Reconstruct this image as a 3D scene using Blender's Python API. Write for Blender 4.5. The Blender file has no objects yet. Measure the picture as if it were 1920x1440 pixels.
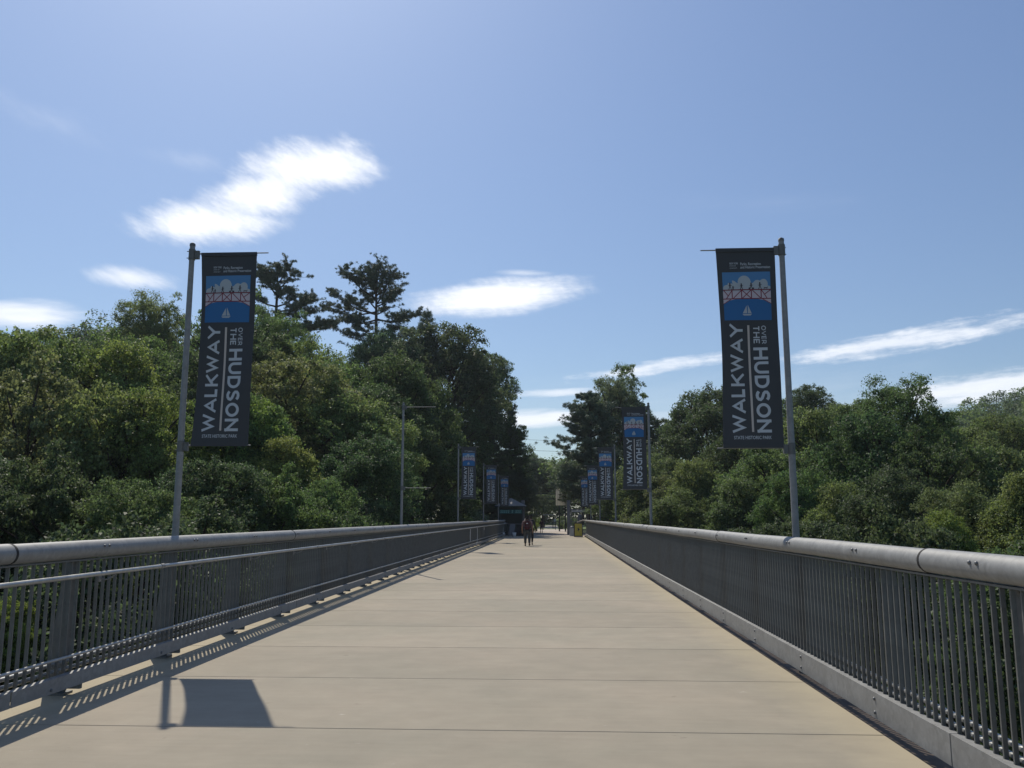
import bpy, bmesh, math, random
import numpy as np
from mathutils import Vector, Matrix
R = math.radians
rnd = random.Random(7)
scene = bpy.context.scene
col = scene.collection

# ---------------------------------------------------------------- camera
CAM_H, F_PX = 1.6, 1600.0
PITCH, YAW = 8.88066, 2.89873
cam = bpy.data.cameras.new('camera')
cam_o = bpy.data.objects.new('camera', cam); col.objects.link(cam_o)
cam.sensor_width = 36; cam.lens = 30.0
cam.clip_start = 0.05; cam.clip_end = 6000
cam_o.location = (0, 0, CAM_H)
cam_o.rotation_euler = (R(90 + PITCH), 0, R(YAW))
scene.camera = cam_o
scene.render.resolution_x, scene.render.resolution_y = 1024, 768

SUN_EL, SUN_AZ = 50.5, -24.2          # azimuth from +Y towards +X
SKY_STRENGTH, SUN_STRENGTH, EXPOSURE = 0.112, 3.6, 0.12
sd = Vector((math.sin(R(SUN_AZ)) * math.cos(R(SUN_EL)), math.cos(R(SUN_AZ)) * math.cos(R(SUN_EL)), math.sin(R(SUN_EL))))
sun = bpy.data.lights.new('sun', 'SUN'); sun.energy = SUN_STRENGTH; sun.angle = R(0.5); sun.color = (1.0, 0.925, 0.80)
sun_o = bpy.data.objects.new('sun', sun); col.objects.link(sun_o)
sun_o.rotation_euler = sd.to_track_quat('Z', 'Y').to_euler()
scene.view_settings.view_transform = 'Standard'
scene.view_settings.look = 'None'
scene.view_settings.gamma = 1.0
scene.view_settings.exposure = EXPOSURE
scene.cycles.max_bounces = 6
scene.cycles.diffuse_bounces = 3
scene.cycles.transmission_bounces = 3
scene.cycles.use_denoising = True

# view rays of the photograph, used to read bearings and heights off it
_cp, _sp, _cy, _sy = math.cos(R(PITCH)), math.sin(R(PITCH)), math.cos(R(YAW)), math.sin(R(YAW))
_F = Vector((-_sy * _cp, _cy * _cp, _sp)); _R = Vector((_cy, _sy, 0)); _U = Vector((_sy * _sp, -_cy * _sp, _cp))
def ray(px, py): return _F + _R * ((px - 960) / F_PX) + _U * ((720 - py) / F_PX)
def P(px, py, Y):
    d = ray(px, py); t = Y / d.y
    return Vector((d.x * t, Y, CAM_H + d.z * t))
def azel(px, py):
    d = ray(px, py).normalized()
    return math.atan2(d.x, d.y), math.asin(d.z)

# ---------------------------------------------------------------- sky
world = bpy.data.worlds.new('World'); scene.world = world; world.use_nodes = True
wt = world.node_tree; wt.nodes.clear()
def wn(t, **k):
    n = wt.nodes.new(t)
    for a, b in k.items(): setattr(n, a, b)
    return n
def wmath(op, a, b=None, c=None, clamp=False):
    n = wn('ShaderNodeMath', operation=op); n.use_clamp = clamp
    for i, v in enumerate((a, b, c)):
        if v is None: continue
        if isinstance(v, (int, float)): n.inputs[i].default_value = v
        else: wt.links.new(v, n.inputs[i])
    return n.outputs[0]
w_out = wn('ShaderNodeOutputWorld'); w_bg = wn('ShaderNodeBackground')
wt.links.new(w_bg.outputs[0], w_out.inputs[0])
sky = wn('ShaderNodeTexSky', sky_type='NISHITA', sun_disc=False)
sky.sun_elevation = R(SUN_EL); sky.sun_rotation = R(SUN_AZ)
sky.altitude = 50; sky.air_density = 1.0; sky.dust_density = 0.55; sky.ozone_density = 3.2
hsv = wn('ShaderNodeHueSaturation'); hsv.inputs['Saturation'].default_value = 0.95; hsv.inputs['Value'].default_value = 1.0; hsv.inputs['Hue'].default_value = 0.506
wt.links.new(sky.outputs[0], hsv.inputs['Color'])
tc = wn('ShaderNodeTexCoord'); sep = wn('ShaderNodeSeparateXYZ'); wt.links.new(tc.outputs['Generated'], sep.inputs[0])
AZ = wmath('ARCTAN2', sep.outputs[0], sep.outputs[1]); EL = wmath('ARCSINE', sep.outputs[2])
def wnoise(sx, sy, rot, scale, detail=6, rough=0.6, off=0.0):
    cr, sr = math.cos(rot), math.sin(rot)
    u = wmath('ADD', wmath('MULTIPLY', AZ, cr * sx), wmath('MULTIPLY', EL, sr * sx))
    v = wmath('ADD', wmath('MULTIPLY', AZ, -sr * sy), wmath('MULTIPLY', EL, cr * sy))
    c = wn('ShaderNodeCombineXYZ'); wt.links.new(u, c.inputs[0]); wt.links.new(v, c.inputs[1]); c.inputs[2].default_value = off
    n = wn('ShaderNodeTexNoise'); n.inputs['Scale'].default_value = scale; n.inputs['Detail'].default_value = detail
    n.inputs['Roughness'].default_value = rough; wt.links.new(c.outputs[0], n.inputs['Vector'])
    return n.outputs['Fac']
N1 = wnoise(1, 2.6, R(-22), 22, 9, 0.62); N2 = wnoise(1, 6, R(4), 14, 9, 0.6, 3.0)
N3 = wnoise(1, 1.6, R(-20), 70, 4, 0.6, 7.0)
def cloud(px, py, rx, ry, rot, nz, amp, soft, gain, fine=0.0):
    a0, e0 = azel(px, py)
    cr, sr = math.cos(rot), math.sin(rot)
    da = wmath('SUBTRACT', AZ, a0); da = wmath('MULTIPLY', da, math.cos(e0)); de = wmath('SUBTRACT', EL, e0)
    u = wmath('ADD', wmath('MULTIPLY', da, cr / (rx / F_PX)), wmath('MULTIPLY', de, sr / (rx / F_PX)))
    v = wmath('ADD', wmath('MULTIPLY', da, -sr / (ry / F_PX)), wmath('MULTIPLY', de, cr / (ry / F_PX)))
    r = wmath('SQRT', wmath('ADD', wmath('MULTIPLY', u, u), wmath('MULTIPLY', v, v)))
    d = wmath('ADD', wmath('SUBTRACT', 1.0, r), wmath('MULTIPLY', wmath('SUBTRACT', nz, 0.5), amp))
    if fine: d = wmath('ADD', d, wmath('MULTIPLY', wmath('SUBTRACT', N3, 0.5), fine))
    mr = wn('ShaderNodeMapRange', interpolation_type='SMOOTHSTEP'); mr.inputs['From Max'].default_value = soft
    wt.links.new(d, mr.inputs['Value'])
    return wmath('MULTIPLY', wmath('MULTIPLY', mr.outputs[0], gain), wmath('ADD', .62, wmath('MULTIPLY', nz, .55)))
CL = [cloud(578, 312, 150, 58, R(10), N1, .85, .8, 1.15, .18), cloud(622, 316, 112, 48, R(6), N1, .85, .8, 1.1, .18),
      cloud(392, 418, 158, 48, R(8), N1, .8, .8, 1.15, .18), cloud(490, 366, 150, 58, R(25), N1, .8, .8, 1.1, .18),
      cloud(935, 557, 200, 42, R(6), N2, .5, .75, 1.2, .3), cloud(985, 512, 70, 8, R(-2), N2, 1.2, 1.2, .5),
      cloud(250, 521, 84, 24, 0, N1, .8, .9, .9), cloud(35, 590, 120, 30, R(6), N2, .7, .8, 1.0),
      cloud(1700, 640, 270, 24, R(6), N2, 1.9, .9, .85, .5), cloud(1250, 686, 200, 15, R(7), N2, 1.8, .9, .8, .5),
      cloud(1040, 737, 140, 10, R(2), N2, 1.5, 1.0, .7), cloud(1010, 785, 190, 24, R(2), N2, 1.1, .8, .95),
      cloud(1850, 730, 260, 34, R(4), N2, 1.4, .8, .9, .4), cloud(1250, 790, 160, 30, 0, N2, 1.2, 1.3, .5),
      cloud(80, 220, 130, 30, R(-14), N1, 1.6, 1.6, .16), cloud(350, 300, 90, 24, 0, N1, 1.6, 1.6, .2),
      cloud(1400, 760, 700, 90, 0, N2, 1.0, 1.6, .22), cloud(1450, 380, 240, 30, R(-6), N2, 1.5, 2.0, .06)]
acc = CL[0]
for c in CL[1:]: acc = wmath('MAXIMUM', acc, c)
cmix = wn('ShaderNodeMix', data_type='RGBA'); wt.links.new(wmath('MINIMUM', acc, 1.0), cmix.inputs[0])
ef = wn('ShaderNodeMapRange'); wt.links.new(EL, ef.inputs['Value']); ef.inputs['From Min'].default_value = R(4); ef.inputs['From Max'].default_value = R(36)
ef.inputs['To Min'].default_value = .745; ef.inputs['To Max'].default_value = .97
vm = wn('ShaderNodeVectorMath', operation='SCALE'); wt.links.new(hsv.outputs[0], vm.inputs[0]); wt.links.new(ef.outputs[0], vm.inputs['Scale'])
vm2 = wn('ShaderNodeVectorMath', operation='MULTIPLY'); wt.links.new(vm.outputs[0], vm2.inputs[0]); vm2.inputs[1].default_value = (.90, .975, 1.0)
wt.links.new(vm2.outputs[0], cmix.inputs[6]); cmix.inputs[7].default_value = (8.6, 8.9, 9.5, 1)
wt.links.new(cmix.outputs[2], w_bg.inputs['Color'])
w_bg.inputs['Strength'].default_value = SKY_STRENGTH

# ---------------------------------------------------------------- helpers
def tag(o, label=None, cat=None, group=None, kind=None):
    if label: o['label'] = label
    if cat: o['category'] = cat
    if group: o['group'] = group
    if kind: o['kind'] = kind
    return o
def empty(name, loc=(0, 0, 0), rz=0.0):
    o = bpy.data.objects.new(name, None); o.location = loc; o.rotation_euler = (0, 0, rz)
    o.empty_display_size = .2; col.objects.link(o); return o
def copy_tree(o, parent=None):
    c = o.copy(); col.objects.link(c); c.parent = parent
    for ch in o.children: copy_tree(ch, c)
    return c
class MB:
    def __init__(s): s.v = []; s.f = []; s.m = []; s.sm = []
    def add(s, vs, fs, mi=0, smooth=False):
        b = len(s.v); s.v += [tuple(v) for v in vs]
        for f in fs: s.f.append(tuple(b + i for i in f)); s.m.append(mi); s.sm.append(smooth)
    def box(s, x0, x1, y0, y1, z0, z1, mi=0):
        s.add([(x0,y0,z0),(x1,y0,z0),(x1,y1,z0),(x0,y1,z0),(x0,y0,z1),(x1,y0,z1),(x1,y1,z1),(x0,y1,z1)],
              [(0,3,2,1),(4,5,6,7),(0,1,5,4),(1,2,6,5),(2,3,7,6),(3,0,4,7)], mi)
    def tube(s, pts, rad, n=10, mi=0, caps=True):
        pts = [Vector(p) for p in pts]
        if not hasattr(rad, '__len__'): rad = [rad] * len(pts)
        vs, fs = [], []
        prev = None
        for i, p in enumerate(pts):
            t = (pts[min(i + 1, len(pts) - 1)] - pts[max(i - 1, 0)]).normalized()
            if prev is None:
                a = Vector((0, 0, 1)) if abs(t.z) < .9 else Vector((1, 0, 0))
                u = t.cross(a).normalized()
            else:
                u = (prev - t * prev.dot(t)).normalized()
            prev = u; w = t.cross(u)
            for k in range(n):
                an = 2 * math.pi * k / n
                vs.append(p + (u * math.cos(an) + w * math.sin(an)) * rad[i])
        for i in range(len(pts) - 1):
            for k in range(n):
                a, b = i * n + k, i * n + (k + 1) % n
                fs.append((a, b, b + n, a + n))
        s.add(vs, fs, mi, True)
        if caps:
            s.add(vs[:n], [tuple(range(n))[::-1]], mi); s.add(vs[-n:], [tuple(range(n))], mi)
    def mesh(s, name, mats):
        me = bpy.data.meshes.new(name); me.from_pydata(s.v, [], s.f)
        for m in (mats if isinstance(mats, (list, tuple)) else [mats]): me.materials.append(m)
        me.polygons.foreach_set('material_index', s.m); me.polygons.foreach_set('use_smooth', s.sm)
        me.update(); return me
    def build(s, name, mats, parent=None, loc=None):
        o = bpy.data.objects.new(name, s.mesh(name, mats)); col.objects.link(o)
        if parent: o.parent = parent
        if loc: o.location = loc
        return o
def link(name, me, parent=None, loc=None, rz=0):
    o = bpy.data.objects.new(name, me); col.objects.link(o)
    if parent: o.parent = parent
    if loc is not None: o.location = loc
    o.rotation_euler.z = rz
    return o

# ---------------------------------------------------------------- materials
def new_mat(name):
    m = bpy.data.materials.new(name); m.use_nodes = True
    nt = m.node_tree; b = nt.nodes['Principled BSDF']; return m, nt, b
def simple(name, c, rough=.6, metal=0.0, var=0.0, scale=8, bump=0.0, bscale=60, spec=.5, stretch=None):
    m, nt, b = new_mat(name)
    b.inputs['Base Color'].default_value = (*c, 1); b.inputs['Roughness'].default_value = rough
    b.inputs['Metallic'].default_value = metal; b.inputs['Specular IOR Level'].default_value = spec
    L = nt.links
    if var or bump:
        t = nt.nodes.new('ShaderNodeTexCoord'); mp = nt.nodes.new('ShaderNodeMapping'); L.new(t.outputs['Object'], mp.inputs[0])
        if stretch: mp.inputs['Scale'].default_value = stretch
    if var:
        n = nt.nodes.new('ShaderNodeTexNoise'); n.inputs['Scale'].default_value = scale; n.inputs['Detail'].default_value = 6
        n.inputs['Roughness'].default_value = .65; L.new(mp.outputs[0], n.inputs['Vector'])
        r = nt.nodes.new('ShaderNodeMapRange'); r.inputs['From Min'].default_value = .3; r.inputs['From Max'].default_value = .7
        r.inputs['To Min'].default_value = 1 - var; r.inputs['To Max'].default_value = 1 + var; L.new(n.outputs['Fac'], r.inputs['Value'])
        x = nt.nodes.new('ShaderNodeMix'); x.data_type = 'RGBA'; x.blend_type = 'MULTIPLY'; x.inputs[0].default_value = 1
        x.inputs[6].default_value = (*c, 1); L.new(r.outputs[0], x.inputs[7]); L.new(x.outputs[2], b.inputs['Base Color'])
    if bump:
        n2 = nt.nodes.new('ShaderNodeTexNoise'); n2.inputs['Scale'].default_value = bscale; n2.inputs['Detail'].default_value = 4
        L.new(mp.outputs[0], n2.inputs['Vector'])
        bp = nt.nodes.new('ShaderNodeBump'); bp.inputs['Strength'].default_value = bump; bp.inputs['Distance'].default_value = .01
        L.new(n2.outputs['Fac'], bp.inputs['Height']); L.new(bp.outputs[0], b.inputs['Normal'])
    return m
def galv(name, c, rough=.5, metal=.35):
    m, nt, b = new_mat(name); L = nt.links
    t = nt.nodes.new('ShaderNodeTexCoord')
    v = nt.nodes.new('ShaderNodeTexVoronoi'); v.inputs['Scale'].default_value = 26; L.new(t.outputs['Object'], v.inputs['Vector'])
    n = nt.nodes.new('ShaderNodeTexNoise'); n.inputs['Scale'].default_value = 5; n.inputs['Detail'].default_value = 8
    n.inputs['Roughness'].default_value = .7; L.new(t.outputs['Object'], n.inputs['Vector'])
    bw = nt.nodes.new('ShaderNodeSeparateColor'); L.new(v.outputs['Color'], bw.inputs[0])
    a = nt.nodes.new('ShaderNodeMath'); a.operation = 'MULTIPLY_ADD'; L.new(bw.outputs[0], a.inputs[0]); a.inputs[1].default_value = .16; a.inputs[2].default_value = .52
    a2 = nt.nodes.new('ShaderNodeMath'); a2.operation = 'MULTIPLY_ADD'; L.new(n.outputs['Fac'], a2.inputs[0]); a2.inputs[1].default_value = .85; L.new(a.outputs[0], a2.inputs[2])
    x = nt.nodes.new('ShaderNodeMix'); x.data_type = 'RGBA'; x.blend_type = 'MULTIPLY'; x.inputs[0].default_value = 1
    x.inputs[6].default_value = (*c, 1); L.new(a2.outputs[0], x.inputs[7]); L.new(x.outputs[2], b.inputs['Base Color'])
    r = nt.nodes.new('ShaderNodeMapRange'); L.new(n.outputs['Fac'], r.inputs['Value']); r.inputs['To Min'].default_value = rough - .12; r.inputs['To Max'].default_value = rough + .15
    L.new(r.outputs[0], b.inputs['Roughness']); b.inputs['Metallic'].default_value = metal
    return m
M = {}
M['galv'] = galv('galvanised_steel', (.255, .258, .255), .6, .3)
M['pipe'] = galv('galvanised_pipe', (.36, .365, .36), .38, .6)
M['galv_dark'] = galv('shaded_galvanised_steel', (.135, .138, .132), .6, .2)  # same galvanised steel, its colour darkened to stand in for shade
M['bolt'] = simple('bolt_steel', (.16, .165, .17), .5, .4)
M['black'] = simple('black_paint', (.02, .021, .023), .5)
M['joint'] = simple('rubber_joint', (.015, .015, .016), .8)
M['cloth'] = simple('banner_vinyl', (.042, .043, .046), .55, 0, .06, 3)
M['letter'] = simple('lettering_white', (.52, .55, .58), .6)
M['divider'] = simple('divider_tan', (.55, .48, .43), .6)
M['p_sky'] = simple('print_sky_blue', (.075, .22, .43), .6)
M['p_water'] = simple('print_water_blue', (.02, .135, .34), .6)
M['p_cloud'] = simple('print_cloud', (.42, .46, .48), .6)
M['p_span'] = simple('print_span_white', (.55, .48, .52), .6)
M['p_red'] = simple('print_red', (.20, .02, .035), .6)
M['p_dark'] = simple('print_figure', (.05, .04, .05), .6)
M['white'] = simple('white_plastic', (.75, .75, .73), .5)
M['bark'] = simple('bark', (.055, .042, .034), .9, 0, .35, 6, .6, 18, .2, (1, 1, .25))

def leaf_mat(name, transl=.35, rough=.45, spec=.35, lo=.55, hi=1.5):
    m, nt, b = new_mat(name); L = nt.links
    oi = nt.nodes.new('ShaderNodeObjectInfo'); ge = nt.nodes.new('ShaderNodeNewGeometry')
    r = nt.nodes.new('ShaderNodeMapRange'); L.new(ge.outputs['Random Per Island'], r.inputs['Value'])
    r.inputs['To Min'].default_value = lo; r.inputs['To Max'].default_value = hi
    tco = nt.nodes.new('ShaderNodeTexCoord')
    n = nt.nodes.new('ShaderNodeTexNoise'); n.inputs['Scale'].default_value = .55; n.inputs['Detail'].default_value = 3
    L.new(tco.outputs['Object'], n.inputs['Vector'])
    mm = nt.nodes.new('ShaderNodeMapRange'); L.new(n.outputs['Fac'], mm.inputs['Value']); mm.inputs['From Min'].default_value = .32; mm.inputs['From Max'].default_value = .68
    h = nt.nodes.new('ShaderNodeHueSaturation'); L.new(oi.outputs['Color'], h.inputs['Color'])
    hr = nt.nodes.new('ShaderNodeMapRange'); L.new(mm.outputs[0], hr.inputs['Value']); hr.inputs['To Min'].default_value = .492; hr.inputs['To Max'].default_value = .520
    L.new(hr.outputs[0], h.inputs['Hue']); L.new(r.outputs[0], h.inputs['Value'])
    L.new(h.outputs[0], b.inputs['Base Color'])
    b.inputs['Roughness'].default_value = rough; b.inputs['Specular IOR Level'].default_value = spec
    tr = nt.nodes.new('ShaderNodeBsdfTranslucent')
    h2 = nt.nodes.new('ShaderNodeHueSaturation'); L.new(h.outputs[0], h2.inputs['Color']); h2.inputs['Hue'].default_value = .48; h2.inputs['Saturation'].default_value = 1.15; h2.inputs['Value'].default_value = 1.5
    L.new(h2.outputs[0], tr.inputs[0])
    mx = nt.nodes.new('ShaderNodeMixShader'); mx.inputs[0].default_value = transl
    L.new(b.outputs[0], mx.inputs[1]); L.new(tr.outputs[0], mx.inputs[2])
    L.new(mx.outputs[0], nt.nodes['Material Output'].inputs[0])
    return m
M['leaf'] = leaf_mat('broad_leaf', .43, .58, .25, .5, 1.5)
M['needle'] = leaf_mat('pine_needle', .12, .55, .25, .6, 1.35)
# ---------------------------------------------------------------- deck
def deck_mat():
    m, nt, b = new_mat('deck_concrete'); L = nt.links; N = nt.nodes
    t = N.new('ShaderNodeTexCoord')
    def noise(sc, stretch, det=6, rough=.6, off=0):
        mp = N.new('ShaderNodeMapping'); mp.inputs['Scale'].default_value = stretch; mp.inputs['Location'].default_value = (off, off, 0)
        L.new(t.outputs['Object'], mp.inputs[0])
        n = N.new('ShaderNodeTexNoise'); n.inputs['Scale'].default_value = sc; n.inputs['Detail'].default_value = det; n.inputs['Roughness'].default_value = rough
        L.new(mp.outputs[0], n.inputs['Vector']); return n.outputs['Fac']
    def rng(v, a, b_, c, d):
        r = N.new('ShaderNodeMapRange'); L.new(v, r.inputs['Value'])
        for i, x in zip(('From Min', 'From Max', 'To Min', 'To Max'), (a, b_, c, d)): r.inputs[i].default_value = x
        return r.outputs[0]
    def mul(c, f):
        x = N.new('ShaderNodeMix'); x.data_type = 'RGBA'; x.blend_type = 'MULTIPLY'; x.inputs[0].default_value = 1
        if isinstance(c, tuple): x.inputs[6].default_value = c
        else: L.new(c, x.inputs[6])
        L.new(f, x.inputs[7]); return x.outputs[2]
    broad = noise(.35, (1, 1, 1), 5); streak = noise(3.0, (.35, 5, 1), 8, .7); fine = noise(140, (1, 1.6, 1), 3, .7, 3); mid = noise(2.2, (1, 1, 1), 7, .65, 9)
    mixc = N.new('ShaderNodeMix'); mixc.data_type = 'RGBA'; L.new(rng(broad, .35, .65, 0, 1), mixc.inputs[0])
    mixc.inputs[6].default_value = (.305, .276, .213, 1); mixc.inputs[7].default_value = (.362, .312, .240, 1)
    c = mul(mixc.outputs[2], rng(streak, .3, .7, .95, 1.045))
    c = mul(c, rng(mid, .3, .7, .91, 1.06)); c = mul(c, rng(fine, .3, .7, .93, 1.07))
    # each cast slab has its own tone
    sx = N.new('ShaderNodeSeparateXYZ'); L.new(t.outputs['Object'], sx.inputs[0])
    a = N.new('ShaderNodeMath'); a.operation = 'MULTIPLY_ADD'; L.new(sx.outputs[1], a.inputs[0]); a.inputs[1].default_value = 1 / 2.07; a.inputs[2].default_value = -6.8 / 2.07 + 100
    fl = N.new('ShaderNodeMath'); fl.operation = 'FLOOR'; L.new(a.outputs[0], fl.inputs[0])
    wn_ = N.new('ShaderNodeTexWhiteNoise'); wn_.noise_dimensions = '1D'; L.new(fl.outputs[0], wn_.inputs['W'])
    c = mul(c, rng(wn_.outputs['Value'], 0, 1, .93, 1.04))
    # pale scuffs and chips
    ch = noise(1.6, (2.2, 5, 1), 6, .75, 21)
    x = N.new('ShaderNodeMix'); x.data_type = 'RGBA'; L.new(rng(ch, .665, .70, 0, .6), x.inputs[0]); L.new(c, x.inputs[6]); x.inputs[7].default_value = (.62, .57, .50, 1)
    c = x.outputs[2]
    dk = noise(5.0, (1, 1, 1), 3, .6, 55)
    x = N.new('ShaderNodeMix'); x.data_type = 'RGBA'; L.new(rng(dk, .70, .73, 0, .45), x.inputs[0]); L.new(c, x.inputs[6]); x.inputs[7].default_value = (.17, .14, .11, 1)
    c = x.outputs[2]
    # worn tan margin of the slabs beside the right hand slot and along the left rail
    ab = N.new('ShaderNodeMath'); ab.operation = 'ADD'; L.new(sx.outputs[0], ab.inputs[0]); ab.inputs[1].default_value = 1.0
    a2 = N.new('ShaderNodeMath'); a2.operation = 'ABSOLUTE'; L.new(ab.outputs[0], a2.inputs[0])
    a3 = N.new('ShaderNodeMath'); a3.operation = 'MULTIPLY_ADD'; L.new(mid, a3.inputs[0]); a3.inputs[1].default_value = .5; L.new(a2.outputs[0], a3.inputs[2])
    x = N.new('ShaderNodeMix'); x.data_type = 'RGBA'; L.new(rng(a3.outputs[0], 3.1, 3.75, 0, .75), x.inputs[0]); L.new(c, x.inputs[6]); x.inputs[7].default_value = (.42, .36, .245, 1)
    c = x.outputs[2]
    L.new(c, b.inputs['Base Color']); b.inputs['Roughness'].default_value = .85; b.inputs['Specular IOR Level'].default_value = .25
    bp = N.new('ShaderNodeBump'); bp.inputs['Strength'].default_value = .25; bp.inputs['Distance'].default_value = .004
    L.new(streak, bp.inputs['Height']); L.new(bp.outputs[0], b.inputs['Normal'])
    return m
M['deck'] = deck_mat()
M['understeel'] = simple('under_deck_steel', (.15, .115, .085), .9, 0, .3, 3)
DX0, DX1, DEND = -4.80, 2.43, 76.0
deck = MB(); jr = random.Random(3)
ys = [-8.0]; y = 6.8 - 2.07 * 7
while y < DEND - 1:
    if y > -8: ys.append(y)
    y += 2.07
ys.append(DEND)
for i in range(len(ys) - 1):
    g0 = .004 + jr.random() * .0035; tilt = 0.0
    y0, y1 = ys[i] + (g0 if i else 0), ys[i + 1] - g0
    c = .012
    # slab with slightly rounded arrises
    vs = [(DX0, y0, -.2), (DX1, y0, -.2), (DX1, y1, -.2), (DX0, y1, -.2),
          (DX0, y0, -c * .35), (DX1, y0, -c * .35), (DX1, y1, -c * .35), (DX0, y1, -c * .35),
          (DX0 + c, y0 + c * .35, 0), (DX1 - c, y0 + c * .35, 0), (DX1 - c, y1 - c * .35, 0), (DX0 + c, y1 - c * .35, 0)]
    fs = [(0, 3, 2, 1), (8, 9, 10, 11)] + [(a, (a + 1) % 4, (a + 1) % 4 + 4, a + 4) for a in range(4)] + [(a + 4, (a + 1) % 4 + 4, (a + 1) % 4 + 8, a + 8) for a in range(4)]
    deck.add(vs, fs)
tag(deck.build('bridge_deck', M['deck']), kind='structure')
g = MB(); g.box(-4.7, 2.95, -8, DEND, -.62, -.21)
for yy in range(-6, 76, 4): g.box(-4.95, 3.05, yy, yy + .3, -1.1, -.63)
g.box(-3.9, -3.5, -8, DEND, -2.2, -1.11); g.box(1.6, 2.0, -8, DEND, -2.2, -1.11)
tag(g.build('bridge_girders', M['understeel']), kind='structure')

# ---------------------------------------------------------------- railings
PSP = 2.08
def make_bolt(r=.014, l=.014):
    b = MB(); b.tube([(0, 0, 0), (l * .7, 0, 0), (l, 0, 0)], [r, r * .95, r * .5], 8); return b.mesh('bolt', M['bolt'])
BOLT = make_bolt()
def railing(side):
    s = side                       # +1 right, -1 left
    XR = 2.60 if s > 0 else -4.45  # rail line
    L0, L1 = (-3.0, 74.6)
    name = 'bridge_railing'
    root = empty(name, (XR, 0, 0))
    if s > 0: tag(root, 'right hand steel bridge railing with sunlit thick round top rail and upright bars', 'railing', 'steel railings along the bridge deck')
    else: tag(root, 'left hand steel bridge railing with a second thin handrail on its inner face', 'railing', 'steel railings along the bridge deck')
    # local frame: x>0 is outwards
    def lx(v): return v * s
    def bx(mb, a, b, *r): mb.box(min(lx(a), lx(b)), max(lx(a), lx(b)), *r)
    ro = .084; zc = 1.302
    joints = [6.2, 13.8, 24.1] if s > 0 else [6.85, 14.35]
    while joints[-1] < L1 - 4: joints.append(joints[-1] + (8.4 if s > 0 else 7.6))
    edges = [L0] + joints + [L1]
    for a, b in zip(edges[:-1], edges[1:]):
        t = MB(); n = max(2, int((b - a) / 2))
        pts = [(0, a + .006 + (b - a - .012) * k / n, zc + .004 * math.sin((a + k * 2.1) * 1.7)) for k in range(n + 1)]
        t.tube(pts, ro, 28); t.build('top_rail', M['galv'], root)
    for j in joints:
        t = MB(); t.tube([(0, j - .014, zc), (0, j + .014, zc)], ro + .0025, 28); t.build('rail_joint', M['joint'], root)
    # flat bar that carries the balusters
    f = MB(); bx(f, -.03, .03, L0, L1, 1.198, 1.212); f.build('upper_bar', M['galv_dark'], root)
    # lower pipes
    for (px_, pz, r_) in ((.04, .30, .018), (.04, .235, .018)):
        t = MB(); t.tube([(lx(px_), L0, pz), (lx(px_), L1, pz)], r_, 10); t.build('lower_pipe', M['pipe'], root)
    # toe boards
    tx = -.06 if s > 0 else -.10
    tj = [5.95, 13.4] if s > 0 else [6.9, 14.5]
    while tj[-1] < L1 - 4: tj.append(tj[-1] + 7.6)
    te = [L0] + tj + [L1]
    z0, z1 = (.012, .215) if s > 0 else (.095, .218)
    for a, b in zip(te[:-1], te[1:]):
        t = MB(); bx(t, tx, tx + .008, a + .009, b - .009, z0, z1); bx(t, tx + .0081, tx + .07, a + .006, b - .006, z1 - .008, z1)
        if s < 0: bx(t, tx + .0081, tx + .05, a + .006, b - .006, z0, z0 + .008)
        t.build('toe_board', M['galv'], root)
    if s < 0:
        for (px_, pz, r_, nm) in ((-.155, 1.075, .0215, 'handrail'), (-.072, .365, .014, 'inner_pipe')):
            e2 = [L0, 3.2, 9.3, 15.4]
            while e2[-1] < L1 - 3: e2.append(e2[-1] + 6.1)
            e2.append(L1)
            for a, b in zip(e2[:-1], e2[1:]):
                t = MB(); t.tube([(lx(px_), a + .002, pz), (lx(px_), b - .002, pz)], r_, 14); t.build(nm, M['pipe'], root)
            t0 = MB(); t0.tube([(0, -.035, 0), (0, .035, 0)], r_ + .006, 14); me = t0.mesh('coupling', M['galv'])
            for j in e2[1:-1]: link('coupling', me, root, (lx(px_), j, pz))
    # posts
    py = (5.15 if s > 0 else 7.95); k0 = int((py - L0) / PSP)
    p = MB()
    vs = []; w = .012
    for (z, a, b) in ((0.0, .06, .25), (.12, .06, .25), (1.16, .045, .15), (1.22, .02, .10)):
        for yy in (-w, w): vs += [(lx(a), yy, z), (lx(b), yy, z)]
    fs = []
    for i in range(3):
        o_, q = i * 4, i * 4 + 4
        for a, b in ((0, 1), (1, 3), (3, 2), (2, 0)): fs.append((o_ + a, o_ + b, q + b, q + a))
    fs += [(0, 2, 3, 1), (12, 13, 15, 14)]
    p.add(vs, fs)
    bx(p, .045, .06, -.05, .05, .3, 1.19)
    pm = p.mesh('post', M['galv_dark'])
    fp = MB()
    bx(fp, .03 if s < 0 else .05, .28, -.08, .08, .001, .02)
    for (a, b) in ((.10, -.07), (.22, -.07), (.10, .07), (.22, .07)): fp.tube([(lx(a), b, .02), (lx(a), b, .045)], .013, 6)
    if s < 0: bx(fp, -.088, .06, -.02, .02, .05, .12)
    fm = fp.mesh('foot_plate', M['galv_dark'])
    hb = MB()
    if s < 0:
        hb.tube([(.0, 0, 1.02), (.06, 0, 1.0), (.12, 0, 1.02), (.155, 0, 1.055)], .008, 6)
        hb.box(.0, .012, -.02, .02, .98, 1.06)
        hb.tube([(.03, 0, .365), (.072, 0, .365)], .008, 6)
    hm = hb.mesh('handrail_bracket', M['galv']) if s < 0 else None
    posts = []
    yv = py - k0 * PSP
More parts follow.
